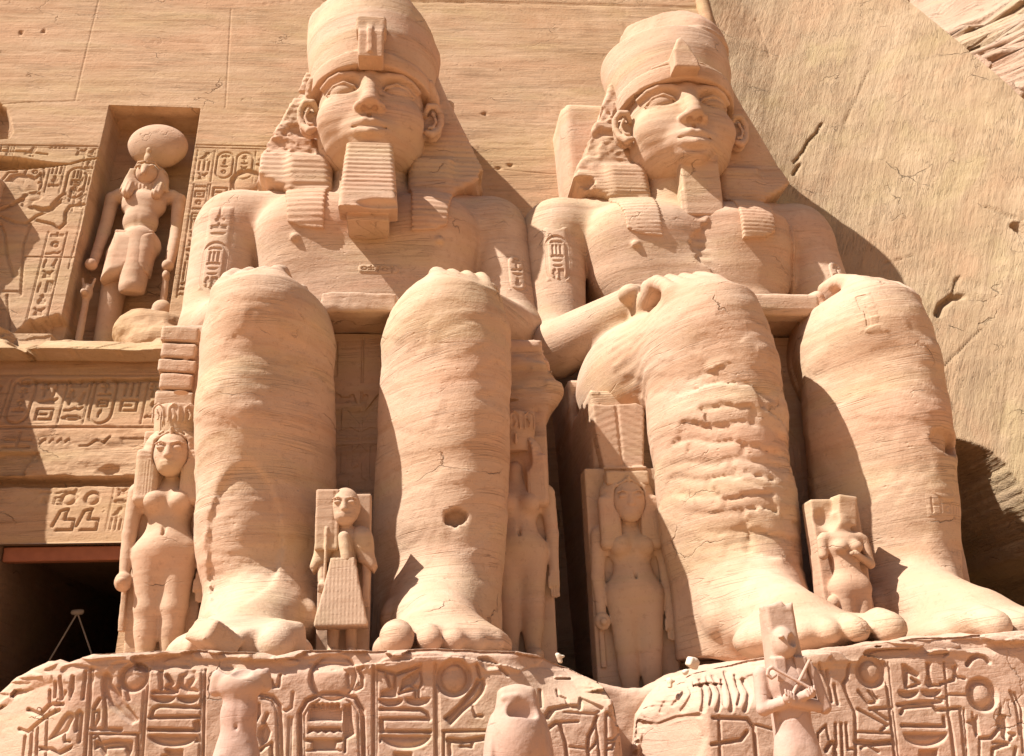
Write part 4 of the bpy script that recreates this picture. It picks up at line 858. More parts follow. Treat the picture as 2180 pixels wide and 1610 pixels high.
    if not A: p.box((-2.7, 8.75, 11.5), (.3, 1.0, 4.6), .06, .04)
    sculpt('back_pillar', p, (-3.1, 7.3, 4.2), (2.7, 10.4, 16.3), .10, M_COL, root, O3)

    # ---- inscriptions
    def patch(name, f, c0, size, org, du, dv, direction, res, carve, th=.028, mat=M_COL):
        nu = int(size[0]/res); nv = int(size[1]/res); R = Relief(np.linspace(0, size[0], nu), np.linspace(0, size[1], nv)); carve(R)
        U, V = np.meshgrid(R.u, R.v, indexing='ij'); P = (np.array(org)[None, None]+U[..., None]*np.array(du)+V[..., None]*np.array(dv)).reshape(-1, 3).astype(f32)
        dr = np.array(direction, f32); s0 = P.copy()
        for _ in range(40): P = P+dr*(f(P)*.8)[:, None]
        ed = np.minimum(np.minimum(U, size[0]-U), np.minimum(V, size[1]-V)); h = -.03+(.034+th)*sstep(0, .22, ed)
        P = P-dr*(h-R.H).reshape(-1, 1)
        I = np.arange(nu*nv).reshape(nu, nv); Q = np.stack([I[:-1, :-1], I[1:, :-1], I[1:, 1:], I[:-1, 1:]], -1).reshape(-1, 4)
        return mesh_obj(name, P+np.array(O3, f32), Q, mat, root, True)
    def arm(R):
        W, Hh = R.u[-1], R.v[-1]; cartouche(R, W*.2, .12, W*.6, 1.35, 91, .055, .06)
        for i, z in enumerate((1.62, 1.85, 2.1)): sign(R, (4, 9, 8)[i], W*.25, z, W*.5, .22, .05, .05)
        if A: R.stroke([(W*.5, 2.3), (W*.5, 2.6)], .05, .05, raw=True)
    patch('arm_cartouche', b, None, (.85, 2.7 if A else 1.9), (-4.25, 4.6, 8.9 if A else 9.3), (1, 0, 0), (0, 0, 1), (.12, .99, 0), .02, arm)
    patch('arm_cartouche', b, None, (.75, 1.3), (3.45, 4.6, 9.0), (1, 0, 0), (0, 0, 1), (-.12, .99, 0), .025, lambda R: cartouche(R, .12, .1, .5, 1.1, 93, .05, .055))
    if A: patch('belt_cartouche', b, None, (1.25, .5), (-.35, 4.6, 9.22), (1, 0, 0), (0, 0, 1), (0, 1, 0), .014, lambda R: cartouche(R, .1, .1, 1.02, .30, 95, .04, .035, True))
    us = np.arange(-.62, .62, .014); vs = np.arange(0.0, 6.6, .016); R = Relief(us, vs)
    if A:
        for x in (-.5, .5): R.stroke([(x, .2), (x, 6.4)], .04, .03, raw=True)
        for z in (2.9, 4.35): R.stroke([(-.5, z), (.5, z)], .04, .03, raw=True)
        S = lambda p, w_=.08, d_=.13: R.stroke(p, w_, d_, .015, raw=True)
        S([(-.3, 1.9), (-.15, 2.7), (0, 1.9)]); S([(.25, 1.85), (.25, 2.3)]); S([(.1, 2.3), (.4, 2.3)]); S([(.25, 2.3), (.14, 2.52), (.25, 2.68), (.36, 2.52), (.25, 2.3)])
        S([(-.4, 3.05), (.4, 3.05)]); S([(-.35, 3.25), (0, 3.12), (.35, 3.25)]); sign(R, 8, -.35, 3.35, .6, .5, .05, .05)
        S([(-.42, 3.7), (-.42, 4.2), (-.2, 4.2), (-.2, 3.6)]); S([(.42, 3.6), (.42, 4.2), (.25, 4.2), (.25, 3.6)]); R.fill([(0, 3.85), (.15, 4.1), (0, 4.25), (-.15, 4.1)], .05, .02, raw=True)
        for a_ in (-.5, -.2, .1, .4): S([(0, 4.75), (a_*.9, 5.25)])
        S([(-.42, 4.6), (-.42, 5.2), (-.25, 5.2)]); S([(0, 3.0), (.02, 6.5)], .03, .06); S([(-.4, 4.5), (-.2, 4.55), (0, 4.45), (.2, 4.55), (.4, 4.5)])
    else:
        sign(R, 0, -.1, 5.4, .6, .6, .13, .07); sign(R, 3, -.45, 4.7, .8, .75, .12, .07); cartouche(R, -.42, 2.95, .84, 1.65, 99, .13, .07)
        R.stroke([(-.35, 2.85), (.35, 2.85)], .05, .05, raw=True); sign(R, 5, .0, 2.05, .5, .75, .12, .07); R.fill([(-.4, 2.0), (-.28, 2.75), (-.1, 2.0)], .12, .02, raw=True)
    sheet('throne_inscription', us, vs, lambda U, V: (U+ox+.03, 2.43+R.H+.01*fbm(U*3, U*0, V*3, 3), V), M_COL, root)
    if not A:   # letters scratched on the shin, square slot on the knee
        def scr(R):
            S = lambda *p: R.stroke([(a_+.15, b_+.15) for a_, b_ in p], .028, .034, .01, raw=True)
            S((.10, .1), (.10, .34)); S((.26, .1), (.26, .34)); S((.10, .22), (.26, .22))
            S((.44, .22), (.36, .20), (.34, .12), (.42, .1), (.46, .14)); S((.46, .24), (.46, .1)); S((.54, .1), (.54, .24)); S((.54, .22), (.62, .24), (.62, .1)); S((.62, .22), (.70, .24), (.71, .1))
        patch('scratched_letters', b, None, (1.15, .72), (1.57, -1.2, 2.05), (1, 0, 0), (0, 0, 1), (0, 1, 0), .010, scr, .006)
        patch('knee_slot', b, None, (.6, 1.15), (.90, -1.2, 5.6), (1, 0, 0), (0, 0, 1), (0, 1, 0), .015, lambda R: R.stroke([(.34, .90), (.24, .90), (.24, .62), (.28, .62), (.28, .28)], .05, .05, raw=True), .008)
    return root, b
rootA, bodyA = colossus(0, 'A', 'giant seated king with a ribbed false beard and a square cobra block on his crown')
rootB, bodyB = colossus(8.418, 'B', 'giant seated king without beard, beside the ochre cliff, flaking stone on one shin')
t = Sculpt(lambda P: .15*fbm(P[:, 0]*.9, P[:, 1]*.9, P[:, 2]*1.2, 4))
t.box((-13, 6.0, 3.2), (3.7, 4.0, 3.4), .1, .1); t.prism([(4.3, 6.0), (9.6, 6.0), (9.6, 13.8), (7.85, 13.6), (7.75, 10.1), (7.2, 9.9), (5.0, 8.1), (4.5, 6.9)], -16.5, -9.6, .1, .1, axis=0); t.box((-9.55, 8.0, 13.2), (.55, 2.5, 3.0), .1, .1, sub=True)
for sx in (-1, 1): t.cap((-13+sx*1.65, 6, 6), (-13+sx*1.65, 1.4, 6), 1.4, 1.15, .3); t.cap((-13+sx*1.65, 1.2, 5.8), (-13+sx*1.45, 1.3, .5), 1.15, .95, .3); t.cap((-13+sx*1.45, .9, .7), (-13+sx*1.5, -2, .25), .8, .4, .3)
V, F = surfnet(t, (-17.5, -3, -.2), (-8.6, 10, 15), .11); root = empty('ruined_colossal_statue', (-13, 0, 0), 'collapsed seated giant beyond the left edge whose shadow crosses the carved wall', 'statue'); mesh_obj('body', V, F, M_COL, root)
print('colossi', time.time()-T0)

# ================================================================== SMALLER FIGURES
def fig_noise(a=1.0, seed=0):
    return lambda P: a*(.016*fbm(P[:, 0]*2.2+seed, P[:, 1]*2.2, P[:, 2]*3, 3)+.010*fbm(P[:, 0]*1.2, P[:, 1]*1.2+seed, P[:, 2]*14, 3))
def face(s, c, k=1.0):
    x, y, z = c; q = lambda a, b, e: (x+a*k, y+b*k, z+e*k)
    s.ell(q(0, 0, 0), (.275*k, .27*k, .36*k), .05); s.ell(q(0, -.12, -.22), (.17*k, .15*k, .15*k), .08)
    s.cap(q(0, -.245, .09), q(0, -.275, -.07), .034*k, .048*k, .05); s.ell(q(0, -.27, -.085), (.06*k, .045*k, .032*k), .03)
    for sx in (-1, 1):
        s.ell(q(sx*.125, -.275, .05), (.085*k, .05*k, .05*k), .03, sub=True); s.ell(q(sx*.125, -.235, .045), (.075*k, .045*k, .035*k), .01)
        s.tube([q(sx*.04, -.262, .11), q(sx*.13, -.262, .135), q(sx*.22, -.20, .11)], .017*k, .02)
    s.tube([q(-.10, -.235, -.185), q(0, -.268, -.175), q(.10, -.235, -.185)], .024*k, .02); s.tube([q(-.08, -.235, -.23), q(0, -.262, -.232), q(.08, -.235, -.23)], .026*k, .02)
def queen(ox, oy, oz, label, modius=True, feather=False, fist=-1, h=.024, slabw=(-.75, .75), slabtop=3.6, broken=False, ys=1.0):
    root = empty('queen_statue', (ox, oy, oz), label, 'statue', 'standing queens carved beside the legs'); O3 = (ox, oy, oz)
    s = Sculpt(fig_noise(1, ox))
    for sx in (-1, 1):
        s.cap((sx*.25, .0, 2.0), (sx*.22, -.02, 1.08), .31, .225, .15); s.cap((sx*.22, -.04, 1.08), (sx*.20, .0, .3), .21, .15, .08); s.ell((sx*.21, .02, .75), (.19, .2, .36), .1)
        s.ell((sx*.21, -.22, .13), (.16, .36, .13), .08)
        s.cap((sx*.60, .06, 3.12), (sx*.665, .06, 2.35), .155, .125, .06); s.cap((sx*.665, .06, 2.35), (sx*.655, -.02, 1.68), .125, .095, .05)
        if sx == fist: s.ell((sx*.65, -.08, 1.52), (.15, .16, .17), .03); s.cap((sx*.65, -.26, 1.50), (sx*.65, .15, 1.50), .07, .07, .02); s.box((sx*.66, .12, 1.1), (.05, .06, .4), .02, .03)
        else:
            s.box((sx*.65, -.05, 1.50), (.10, .06, .16), .04, .04)
            for i in range(4): s.tube([(sx*(.58+i*.047), -.06, 1.38), (sx*(.585+i*.045), -.05, 1.16+.02*abs(i-1.5))], .027, .01)
            s.tube([(sx*.55, -.08, 1.52), (sx*.54, -.10, 1.34)], .03, .02)
        s.ell((sx*.235, -.20, 2.90), (.19, .19, .19), .05)
    s.ell((0, .02, 2.02), (.49, .34, .5), .14); s.ell((0, -.18, 2.12), (.26, .2, .26), .15); s.ell((0, .03, 2.45), (.36, .27, .42), .15); s.ell((0, .05, 2.92), (.46, .28, .40), .15)
    s.cap((-.5, .08, 3.20), (.5, .08, 3.20), .16, .16, .1); s.ell((0, -.30, 2.28), (.03, .06, .05), .03, sub=True); s.cap((0, -.27, 2.35), (0, -.30, 2.7), .02, .02, .06, sub=True)
    s.cap((0, .06, 3.2), (0, .02, 3.6), .16, .15, .08)
    if not broken: face(s, (0, -.18, 3.76), 1.16)
    s.box((0, .5, slabtop/2), (slabw[1], .36, slabtop/2), .03, .04)
    sculpt('body', s, (-1.1, -.75, -.1), (1.1, 1.0, 4.3), h, M_FIG, root, O3, ys=ys)
    wg = Sculpt(lambda P: fig_noise(1, 4)(P)+.012*np.abs(np.sin(P[:, 0]*2*np.pi/.105))*(P[:, 2] < 3.62)*(P[:, 2] > 2.98)+.010*np.abs(np.sin(np.arctan2(P[:, 0], P[:, 2]-3.7)*16))*(P[:, 2] >= 3.62))
    wg.ell((0, .04, 3.90), (.54, .46, .44), .05)
    wg.prism([(-.50, 3.95), (.50, 3.95), (.575, 2.98), (.57, 2.84), (-.57, 2.84), (-.575, 2.98)], -.14, .42, .08, .08)
    wg.box((-.39, -.15, 3.35), (.22, .17, .52), .12, .06); wg.box((.39, -.15, 3.35), (.22, .17, .52), .12, .06)
    wg.cap((0, -.30, 3.72), (0, -.30, 3.90), .30, .29, .03, sub=True, sq=(1, .9, 1)); wg.box((0, -.25, 3.2), (.16, .22, .5), .05, .04, sub=True)
    wg.tube([(-.33, -.20, 3.72), (-.30, -.28, 4.0), (0, -.36, 4.17), (.30, -.28, 4.0), (.33, -.20, 3.72)], .035, .03)
    if broken: wg.ell((-.2, -.4, 4.0), (.45, .45, .5), .1, sub=True)
    wg.tube([(0, -.34, 4.05), (0, -.38, 4.20)], [.045, .035], .02)
    sculpt('wig', wg, (-.75, -.6, 2.7), (.75, .65, 4.4), h, M_FIG, root, O3, ys=ys)
    if modius:
        m = Sculpt(fig_noise(1.2, 9)); m.cap((0, .1, 4.1), (0, .1, 4.62), .40, .43, .03); m.box((0, .1, 4.86), (.6, .6, .16), .02, .02, sub=True); m.box((0, .5, 4.4), (.45, .3, .42), .03, .05)
        for x in (-.28, 0, .28):
            m.tube([(x-.09, -.33+.5*x*x, 4.33), (x-.09, -.33+.5*x*x, 4.60), (x, -.35+.5*x*x, 4.68), (x+.09, -.33+.5*x*x, 4.60), (x+.09, -.33+.5*x*x, 4.33)], .022, .01); m.tube([(x, -.33+.5*x*x, 4.38), (x+.02, -.33+.5*x*x, 4.46), (x-.03, -.33+.5*x*x, 4.56)], .022, .01)
        sculpt('crown', m, (-.7, -.6, 3.9), (.7, .95, 4.95), h, M_FIG, root, O3, ys=ys)
    if feather:
        m = Sculpt(lambda P: fig_noise(1.0, 2)(P)+.003*np.sin(P[:, 2]*42+np.abs(P[:, 0])*18))
        m.prism([(-.36, 4.25), (.38, 4.25), (.52, 5.72), (.35, 5.80), (-.25, 5.76), (-.55, 5.78), (-.52, 5.2)], .05, .6, .04, .03); m.cap((-.02, .05, 4.3), (-.06, .05, 5.8), .03, .04, .02, sub=True)
        m.box((0, .05, 4.2), (.42, .35, .14), .04, .05); m.tube([(-.4, .02, 4.45), (.42, .02, 4.45)], .03, .02)
        sculpt('feather_crown', m, (-.8, -.5, 3.9), (.8, .9, 5.95), h, M_FIG, root, O3, ys=ys)
    return root
q1 = queen(-3.26, 1.55, .02, 'sunlit queen with striped wig and low carved crown, next to the dark doorway', slabw=(-.6, .60), slabtop=4.3)
q2 = queen(3.0, 1.95, .02, 'shaded worn queen with damaged face at the right leg of the bearded giant', slabw=(-.66, .66), slabtop=4.3, broken=True, fist=2, ys=.85)
q3 = queen(5.18, 2.1, -.78, 'queen with tall double feather crown half in shade, left of the beardless giant', modius=False, feather=True, slabw=(-.78, .78), slabtop=5.0, ys=.7)

# prince between the legs of the bearded giant
root = empty('prince_statue', (-.08, -.15, .05), 'small prince in a flared pleated kilt holding a fan, between the bearded giant\'s legs', 'statue'); O3 = (-.08, -.15, .05)
s = Sculpt(fig_noise(.9, 3))
for sx in (-1, 1):
    s.cap((sx*.14, .05, .7), (sx*.14, .05, .12), .11, .085, .04); s.ell((sx*.15, -.14, .07), (.09, .24, .08), .04)
s.ell((0, .04, 1.55), (.22, .17, .35), .1); s.ell((0, .04, 1.85), (.28, .19, .24), .1); s.cap((-.30, .06, 1.93), (.30, .06, 1.93), .12, .12, .08); s.cap((0, .05, 1.9), (0, .0, 2.2), .10, .10, .05)
face(s, (0, -.05, 2.38), .88); s.ell((0, .03, 2.50), (.21, .24, .20), .05)
for sx in (-1, 1): s.ell((sx*.215, .0, 2.38), (.04, .07, .10), .02)
s.cap((-.35, .04, 1.6), (-.33, -.12, 1.18), .085, .065, .04); s.ell((-.30, -.20, 1.08), (.085, .08, .11), .03)
for i in range(4): s.cap((-.36+i*.04, -.27, 1.10), (-.36+i*.04, -.24, 1.0), .024, .022, .01)
s.cap((.36, .04, 1.6), (.36, .0, 1.12), .085, .07, .04); s.box((.355, -.02, .98), (.06, .045, .12), .03, .03)
for i in range(4): s.cap((.31+i*.033, -.03, .90), (.312+i*.031, -.03, .78), .02, .018, .008)
s.box((0, .38, 1.33), (.42, .2, 1.33), .03, .04)
sculpt('body', s, (-.75, -.55, -.05), (.75, .7, 2.85), .018, M_FIG, root, O3)
s = Sculpt(lambda P: fig_noise(.6, 5)(P)+.004*np.sin(P[:, 0]*2*np.pi/.06)*(P[:, 1] < 0))
s.prism([(-.19, 1.52), (.19, 1.52), (.28, 1.05), (.41, .50), (.40, .44), (-.40, .44), (-.41, .50), (-.28, 1.05)], -.30, .25, .03, .03, shear=lambda P: -.16*np.clip(1.5-P[:, 2], 0, 1.1))
sculpt('kilt', s, (-.55, -.6, .3), (.55, .35, 1.65), .018, M_FIG, root, O3)
s = Sculpt(fig_noise(.8, 5))
for sx in (-1, 1): s.ell((sx*.26, .03, 1.84), (.20, .19, .24), .05); s.prism([(sx*.20, 1.98), (sx*.36, 1.95), (sx*.45, 1.75), (sx*.54, 1.42), (sx*.48, 1.32), (sx*.22, 1.50)], -.13, .25, .10, .12)
s.cap((.0, -.16, 1.86), (.06, -.22, 1.5), .10, .09, .05)
sculpt('cape', s, (-.8, -.4, 1.2), (.8, .35, 2.2), .018, M_FIG, root, O3)
s = Sculpt(fig_noise(.8, 5)); s.cap((-.28, -.24, 1.05), (-.27, -.20, 2.0), .028, .028, .01); s.box((-.27, .03, 2.15), (.19, .23, .50), .03, .02); s.cap((-.15, -.2, 1.7), (-.15, -.2, 2.6), .012, .012, .02, sub=True)
sculpt('fan', s, (-.6, -.4, .9), (.1, .4, 2.8), .018, M_FIG, root, O3)

# headless princess between the legs of the beardless giant
root = empty('princess_statue', (8.38, -.1, -.02), 'small headless princess with one arm bent under the chest, beside the beardless giant\'s leg', 'statue'); O3 = (8.38, -.1, -.02)
s = Sculpt(fig_noise(1.0, 8))
for sx in (-1, 1): s.cap((sx*.15, 0, .95), (sx*.14, -.02, .1), .20, .11, .08); s.ell((sx*.13, -.12, .06), (.09, .22, .08), .04)
s.ell((0, 0, 1.02), (.34, .24, .28), .1); s.ell((0, .02, 1.35), (.23, .17, .3), .1); s.ell((0, .02, 1.68), (.30, .20, .26), .1); s.cap((-.30, .04, 1.84), (.30, .04, 1.84), .11, .11, .08)
s.ell((-.12, -.14, 1.66), (.12, .11, .11), .05); s.ell((.14, -.14, 1.66), (.12, .11, .11), .05)
s.cap((.38, .03, 1.80), (.42, .0, 1.38), .09, .075, .04); s.cap((.42, .0, 1.38), (.10, -.20, 1.52), .075, .055, .03); s.ell((.04, -.22, 1.53), (.07, .04, .045), .02)
s.cap((-.36, .03, 1.80), (-.38, .02, 1.55), .09, .08, .04); s.ell((-.36, -.05, .75), (.10, .11, .12), .03)
s.box((.02, .36, 1.28), (.44, .2, 1.28), .04, .04); s.ell((-.02, .05, 2.1), (.22, .16, .2), .1)
s.box((.14, .12, 2.32), (.17, .2, .26), .03, .05, rot=(5, 8, 0)); s.ell((-.25, -.05, 2.2), (.2, .3, .25), .05, sub=True)
sculpt('body', s, (-.65, -.5, -.05), (.65, .65, 2.75), .018, M_FIG, root, O3)

# falcon-headed god in the niche
ny = 8.0
root = empty('falcon_god_statue', (-6.5, ny, 8.5), 'falcon-headed god carrying a sun disc, striding inside the tall wall niche', 'statue'); O3 = (-6.5, 0, 0)
s = Sculpt(lambda P: .02*fbm(P[:, 0]*2, P[:, 1]*2, P[:, 2]*3, 3)+.012*fbm(P[:, 0], P[:, 1], P[:, 2]*10, 3))
yf = lambda z: 7.05+.2*(z-3.5)+.10      # lies along the leaning niche
Y = lambda z, d=0: 6.0+.2*z+.45+d
s.cap((.10, Y(12, .0), 11.95), (.18, Y(11, -.25), 10.35), .46, .34, .15)                    # broken forward thigh
s.box((.2, Y(10, -.3), 9.75), (.6, .9, .38), .03, .05, sub=True, rot=(12, 0, 0))
s.cap((-.42, Y(11, .35), 11.6), (-.50, Y(9, .45), 8.3), .36, .26, .12)
s.ell((0, Y(12.3, .1), 11.9), (.66, .42, .55), .15); s.ell((.0, Y(12.9, .1), 12.75), (.48, .34, .55), .15); s.ell((0, Y(13.6, .1), 13.35), (.62, .36, .48), .15)
s.cap((-.72, Y(13.8, .2), 13.72), (.72, Y(13.8, .2), 13.72), .23, .23, .15)
s.ell((.0, Y(12.5, -.26), 12.6), (.03, .08, .4), .08, sub=True)
for sx in (-1, 1):
    s.cap((sx*.92, Y(13.6, .25), 13.65), (sx*.98, Y(12.6, .25), 12.5), .20, .17, .06); s.cap((sx*.98, Y(12.6, .25), 12.5), (sx*1.0, Y(11.5, .0), 11.3), .17, .13, .05)
    s.ell((sx*1.0, Y(11, -.08), 11.12), (.16, .17, .17), .04)
s.cap((0, Y(14, .1), 13.7), (0, Y(14, .05), 14.2), .22, .2, .1)
sculpt('body', s, (-1.5, 7.0, 8.2), (1.5, 10.3, 14.4), .03, M_FIG, root, O3)
s = Sculpt(fig_noise(1, 6)); s.ell((.02, Y(14.4, -.08), 14.35), (.33, .34, .34), .05); s.cap((.02, Y(14.4, -.35), 14.42), (.02, Y(14.2, -.52), 14.12), .12, .05, .06)
for sx in (-1, 1): s.ell((sx*.17+.02, Y(14.4, -.38), 14.48), (.085, .05, .06), .02); s.tube([(sx*.05+.02, Y(14.5, -.42), 14.60), (sx*.22+.02, Y(14.5, -.34), 14.62), (sx*.36+.02, Y(14.5, -.14), 14.52)], .035, .03)
hd = sculpt('head', s, (-.6, 8.2, 13.7), (.6, 10, 14.9), .022, M_FIG, root, O3)
s = Sculpt(lambda P: fig_noise(1, 6)(P)+.012*np.sin(P[:, 0]*60)*(P[:, 2] < 14))
s.ell((0, Y(14.3, .25), 14.45), (.52, .36, .42), .08); s.prism([(-.46, 14.5), (.46, 14.5), (.70, 13.75), (-.70, 13.75)], 9.1, 9.6, .08, .1)
for sx in (-1, 1): s.cap((sx*.45, Y(14.1, .05), 14.2), (sx*.40, Y(13.5, -.22), 13.55), .17, .15, .06)
s.ell((.02, Y(14.4, -.35), 14.35), (.34, .36, .40), .03, sub=True)
sculpt('wig', s, (-.9, 8.4, 13.2), (.9, 10.2, 15), .026, M_FIG, root, O3)
s = Sculpt(lambda P: .02*fbm(P[:, 0]*2, P[:, 1]*2, P[:, 2]*3, 3)+.05*np.clip(fbm(P[:, 0]*5, P[:, 1]*5, P[:, 2]*5, 2)-.18, 0, 1)); s.ell((.14, Y(15.5, .0), 15.52), (.86, .40, .72), .05)
dk = sculpt('sun_disc', s, (-.9, 8.6, 14.4), (1.2, 10.4, 16.5), .03, M_FIG, root, O3)
s = Sculpt(fig_noise(1, 6)); s.ell((.06, Y(14.9, -.42), 14.75), (.12, .12, .22), .04); s.ell((.06, Y(14.9, -.46), 14.98), (.08, .08, .12), .03)
sculpt('cobra', s, (-.3, 8.3, 14.3), (.4, 9.6, 15.3), .022, M_FIG, dk, O3)
s = Sculpt(fig_noise(1.2, 6)); s.prism([(-.52, 12.15), (.52, 12.15), (.60, 11.6), (.56, 10.75), (.1, 10.85), (-.1, 10.72), (-.66, 10.5), (-.60, 11.5)], 8.22, 8.95, .28, .1, shear=lambda P: .2*(P[:, 2]-11)); s.tube([(-.48, Y(12.1, -.20), 12.20), (0, Y(12.1, -.33), 12.12), (.48, Y(12.1, -.20), 12.20)], .045, .04)
sculpt('kilt', s, (-1.0, 7.4, 10.2), (1.0, 9.5, 12.5), .028, M_FIG, root, O3)
def stf(name, x, z0, z1, head, label):
    rt = empty(name, (-6.5+x, Y(z0, .1), z0), label, 'carved symbol'); s = Sculpt(fig_noise(1, x))
    s.cap((x, Y(z0, .12), z0), (x, Y(z1, .0), z1), .10, .085, .03)
    if head == 'jackal': s.ell((x, Y(z1, -.02), z1+.15), (.15, .18, .24), .05); s.cap((x-.1, Y(z1), z1+.3), (x-.16, Y(z1), z1+.55), .05, .03, .03); s.cap((x+.1, Y(z1), z1+.3), (x+.16, Y(z1), z1+.55), .05, .03, .03); s.ell((x, Y(z1, -.22), z1+.05), (.09, .14, .09), .05)
    else: s.ell((x, Y(z1, -.02), z1+.12), (.11, .14, .16), .04); s.ell((x+.02, Y(z0, 0), z0+.2), (.26, .2, .3), .1); s.ell((x-.14, Y(z0), z0+.05), (.16, .2, .16), .06)
    sculpt(name+'_body', s, (x-.5, 7.0, z0-.3), (x+.5, 9.6, z1+.8), .028, M_FIG, rt, O3)
stf('jackal_head_sceptre', -.98, 8.1, 10.1, 'jackal', 'carved animal-headed sceptre standing in the shaded left side of the niche')
stf('goddess_emblem', .98, 9.5, 10.7, 'maat', 'small broken seated emblem under the right hand of the falcon-headed god')
# broken rock sill in the niche right corner
s = Sculpt(lambda P: .22*fbm(P[:, 0]*1.5, P[:, 1]*1.5, P[:, 2]*1.8, 4)+.05*fbm(P[:, 0]*6, P[:, 1]*6, P[:, 2]*6, 3))
s.ell((-5.55, 7.95, 8.75), (.95, .9, .75), .2); s.ell((-5.2, 7.5, 8.35), (.9, .7, .5), .2)
V, F = surfnet(s, (-6.9, 6.7, 7.6), (-4.2, 9.1, 9.8), .035); o = mesh_obj('broken_ledge', V, F, M_WALL, wall)

# ---- statues on the terrace edge
def plinth(root, x, y, z1, w, d): boxmesh('plinth', (x-w, y-d, -3.2), (x+w, y+d, z1), M_TERR, root, bev=.03)
root = empty('headless_statue', (-.82, -5.2, -3.2), 'headless broken torso of a small terrace statue, leftmost at the bottom edge', 'statue'); O3 = (-.82, -5.2, 0)
s = Sculpt(lambda P: .006*fbm(P[:, 0]*6, P[:, 1]*6, P[:, 2]*6, 3)+.035*np.abs(fbm(P[:, 0]*7, P[:, 1]*7, P[:, 2]*7, 3))*sstep(-.52, -.42, P[:, 2]))
s.ell((0, 0, -.56), (.245, .15, .17), .06); s.ell((0, 0, -.86), (.185, .13, .26), .08); s.ell((0, 0, -1.2), (.215, .15, .26), .08); s.cap((-.09, 0, -1.3), (-.09, 0, -2.2), .15, .11, .05); s.cap((.09, 0, -1.3), (.09, 0, -2.2), .15, .11, .05)
s.cap((-.22, .02, -.48), (-.25, .03, -.60), .09, .07, .04); s.cap((.22, .02, -.46), (.26, .03, -.58), .09, .06, .04); s.ell((.0, -.14, -.98), (.012, .05, .02), .03, sub=True); s.cap((0, -.15, -.70), (0, -.15, -.95), .01, .01, .05, sub=True)
s.prism([(-.4, -.30), (-.12, -.46), (.02, -.36), (.22, -.40), (.4, -.34), (.4, 0), (-.4, 0)], -.5, .5, .02, .02, sub=True); s.ell((.02, -.12, -.42), (.12, .12, .08), .03, sub=True); s.box((0, .16, -1.2), (.16, .07, .75), .02, .03)
sculpt('body', s, (-.45, -.3, -2.3), (.45, .35, -.2), .0115, M_TERR, root, O3); plinth(root, -.82, -5.2, -2.2, .35, .35)

root = empty('falcon_statue', (2.07, -5.2, -3.2), 'stone falcon with a worn broken face at the bottom edge', 'statue'); O3 = (2.07, -5.2, 0)
s = Sculpt(lambda P: .012*fbm(P[:, 0]*5, P[:, 1]*5, P[:, 2]*5, 4)+.004*fbm(P[:, 0]*25, P[:, 1]*25, P[:, 2]*25, 2))
s.ell((0, .0, -1.28), (.32, .30, .52), .1); s.ell((0, -.06, -1.15), (.25, .26, .34), .1); s.ell((0, .02, -.86), (.20, .20, .22), .12); s.box((.0, .05, -.78), (.20, .18, .11), .07, .06)
s.ell((.03, -.22, -.90), (.16, .08, .16), .05, sub=True, rot=(20, 0, 0)); s.cap((-.15, -.14, -.78), (-.02, -.16, -.76), .03, .02, .03)
for sx in (-1, 1): s.ell((sx*.30, .06, -1.35), (.07, .24, .42), .04, rot=(0, sx*-6, 0)); s.cap((sx*.11, -.10, -1.65), (sx*.11, -.14, -2.1), .09, .07, .05)
s.box((0, .22, -1.7), (.14, .06, .45), .03, .05)
sculpt('body', s, (-.5, -.5, -2.25), (.5, .5, -.55), .0125, M_TERR, root, O3); plinth(root, 2.07, -5.2, -2.1, .42, .45)

root = empty('osiride_king_statue', (5.09, -5.2, -3.2), 'small standing king with crossed arms, crook and broken crown, rightmost at the bottom edge', 'statue'); O3 = (5.09, -5.2, 0)
s = Sculpt(lambda P: .006*fbm(P[:, 0]*6, P[:, 1]*6, P[:, 2]*6, 3)+.003*fbm(P[:, 0]*25, P[:, 1]*25, P[:, 2]*25, 2)+.02*np.abs(fbm(P[:, 0]*8, P[:, 1]*8, P[:, 2]*8, 3))*sstep(-.12, .05, P[:, 2]))
s.ell((0, 0, -.72), (.27, .16, .26), .08); s.ell((0, 0, -1.05), (.20, .14, .26), .1); s.ell((.0, .0, -1.4), (.25, .17, .3), .1); s.cap((-.09, 0, -1.5), (-.08, 0, -2.3), .16, .12, .06); s.cap((.09, -.01, -1.5), (.08, 0, -2.3), .16, .12, .06)
s.cap((-.30, .02, -.62), (-.33, -.02, -.98), .085, .075, .03); s.cap((-.33, -.03, -.98), (.08, -.22, -.86), .072, .05, .02); s.ell((.13, -.235, -.84), (.07, .05, .055), .02)
s.cap((.28, .02, -.62), (.36, -.02, -.98), .085, .075, .03); s.cap((.36, -.03, -.98), (-.05, -.19, -.92), .075, .055, .02); s.ell((-.10, -.205, -.88), (.07, .05, .06), .02)
for i in range(4):
    s.cap((.09+.028*i, -.285, -.875+.02*i), (.08+.03*i, -.275, -.80+.012*i), .014, .012, .008); s.cap((-.06-.028*i, -.25, -.90+.02*i), (-.05-.03*i, -.24, -.83+.012*i), .014, .012, .008)
s.cap((0, .02, -.55), (-.02, 0, -.28), .12, .125, .05); s.box((.0, .16, -1.0), (.17, .06, 1.3), .02, .03); s.ell((0, -.17, -1.12), (.10, .02, .03), .02, sub=True)
bo = sculpt('body', s, (-.55, -.4, -2.4), (.55, .35, -.1), .0115, M_TERR, root, O3)
s = Sculpt(lambda P: .006*fbm(P[:, 0]*6, P[:, 1]*6, P[:, 2]*6, 3)+.03*np.abs(fbm(P[:, 0]*8, P[:, 1]*8, P[:, 2]*8, 3))*sstep(-.05, .08, P[:, 2]))
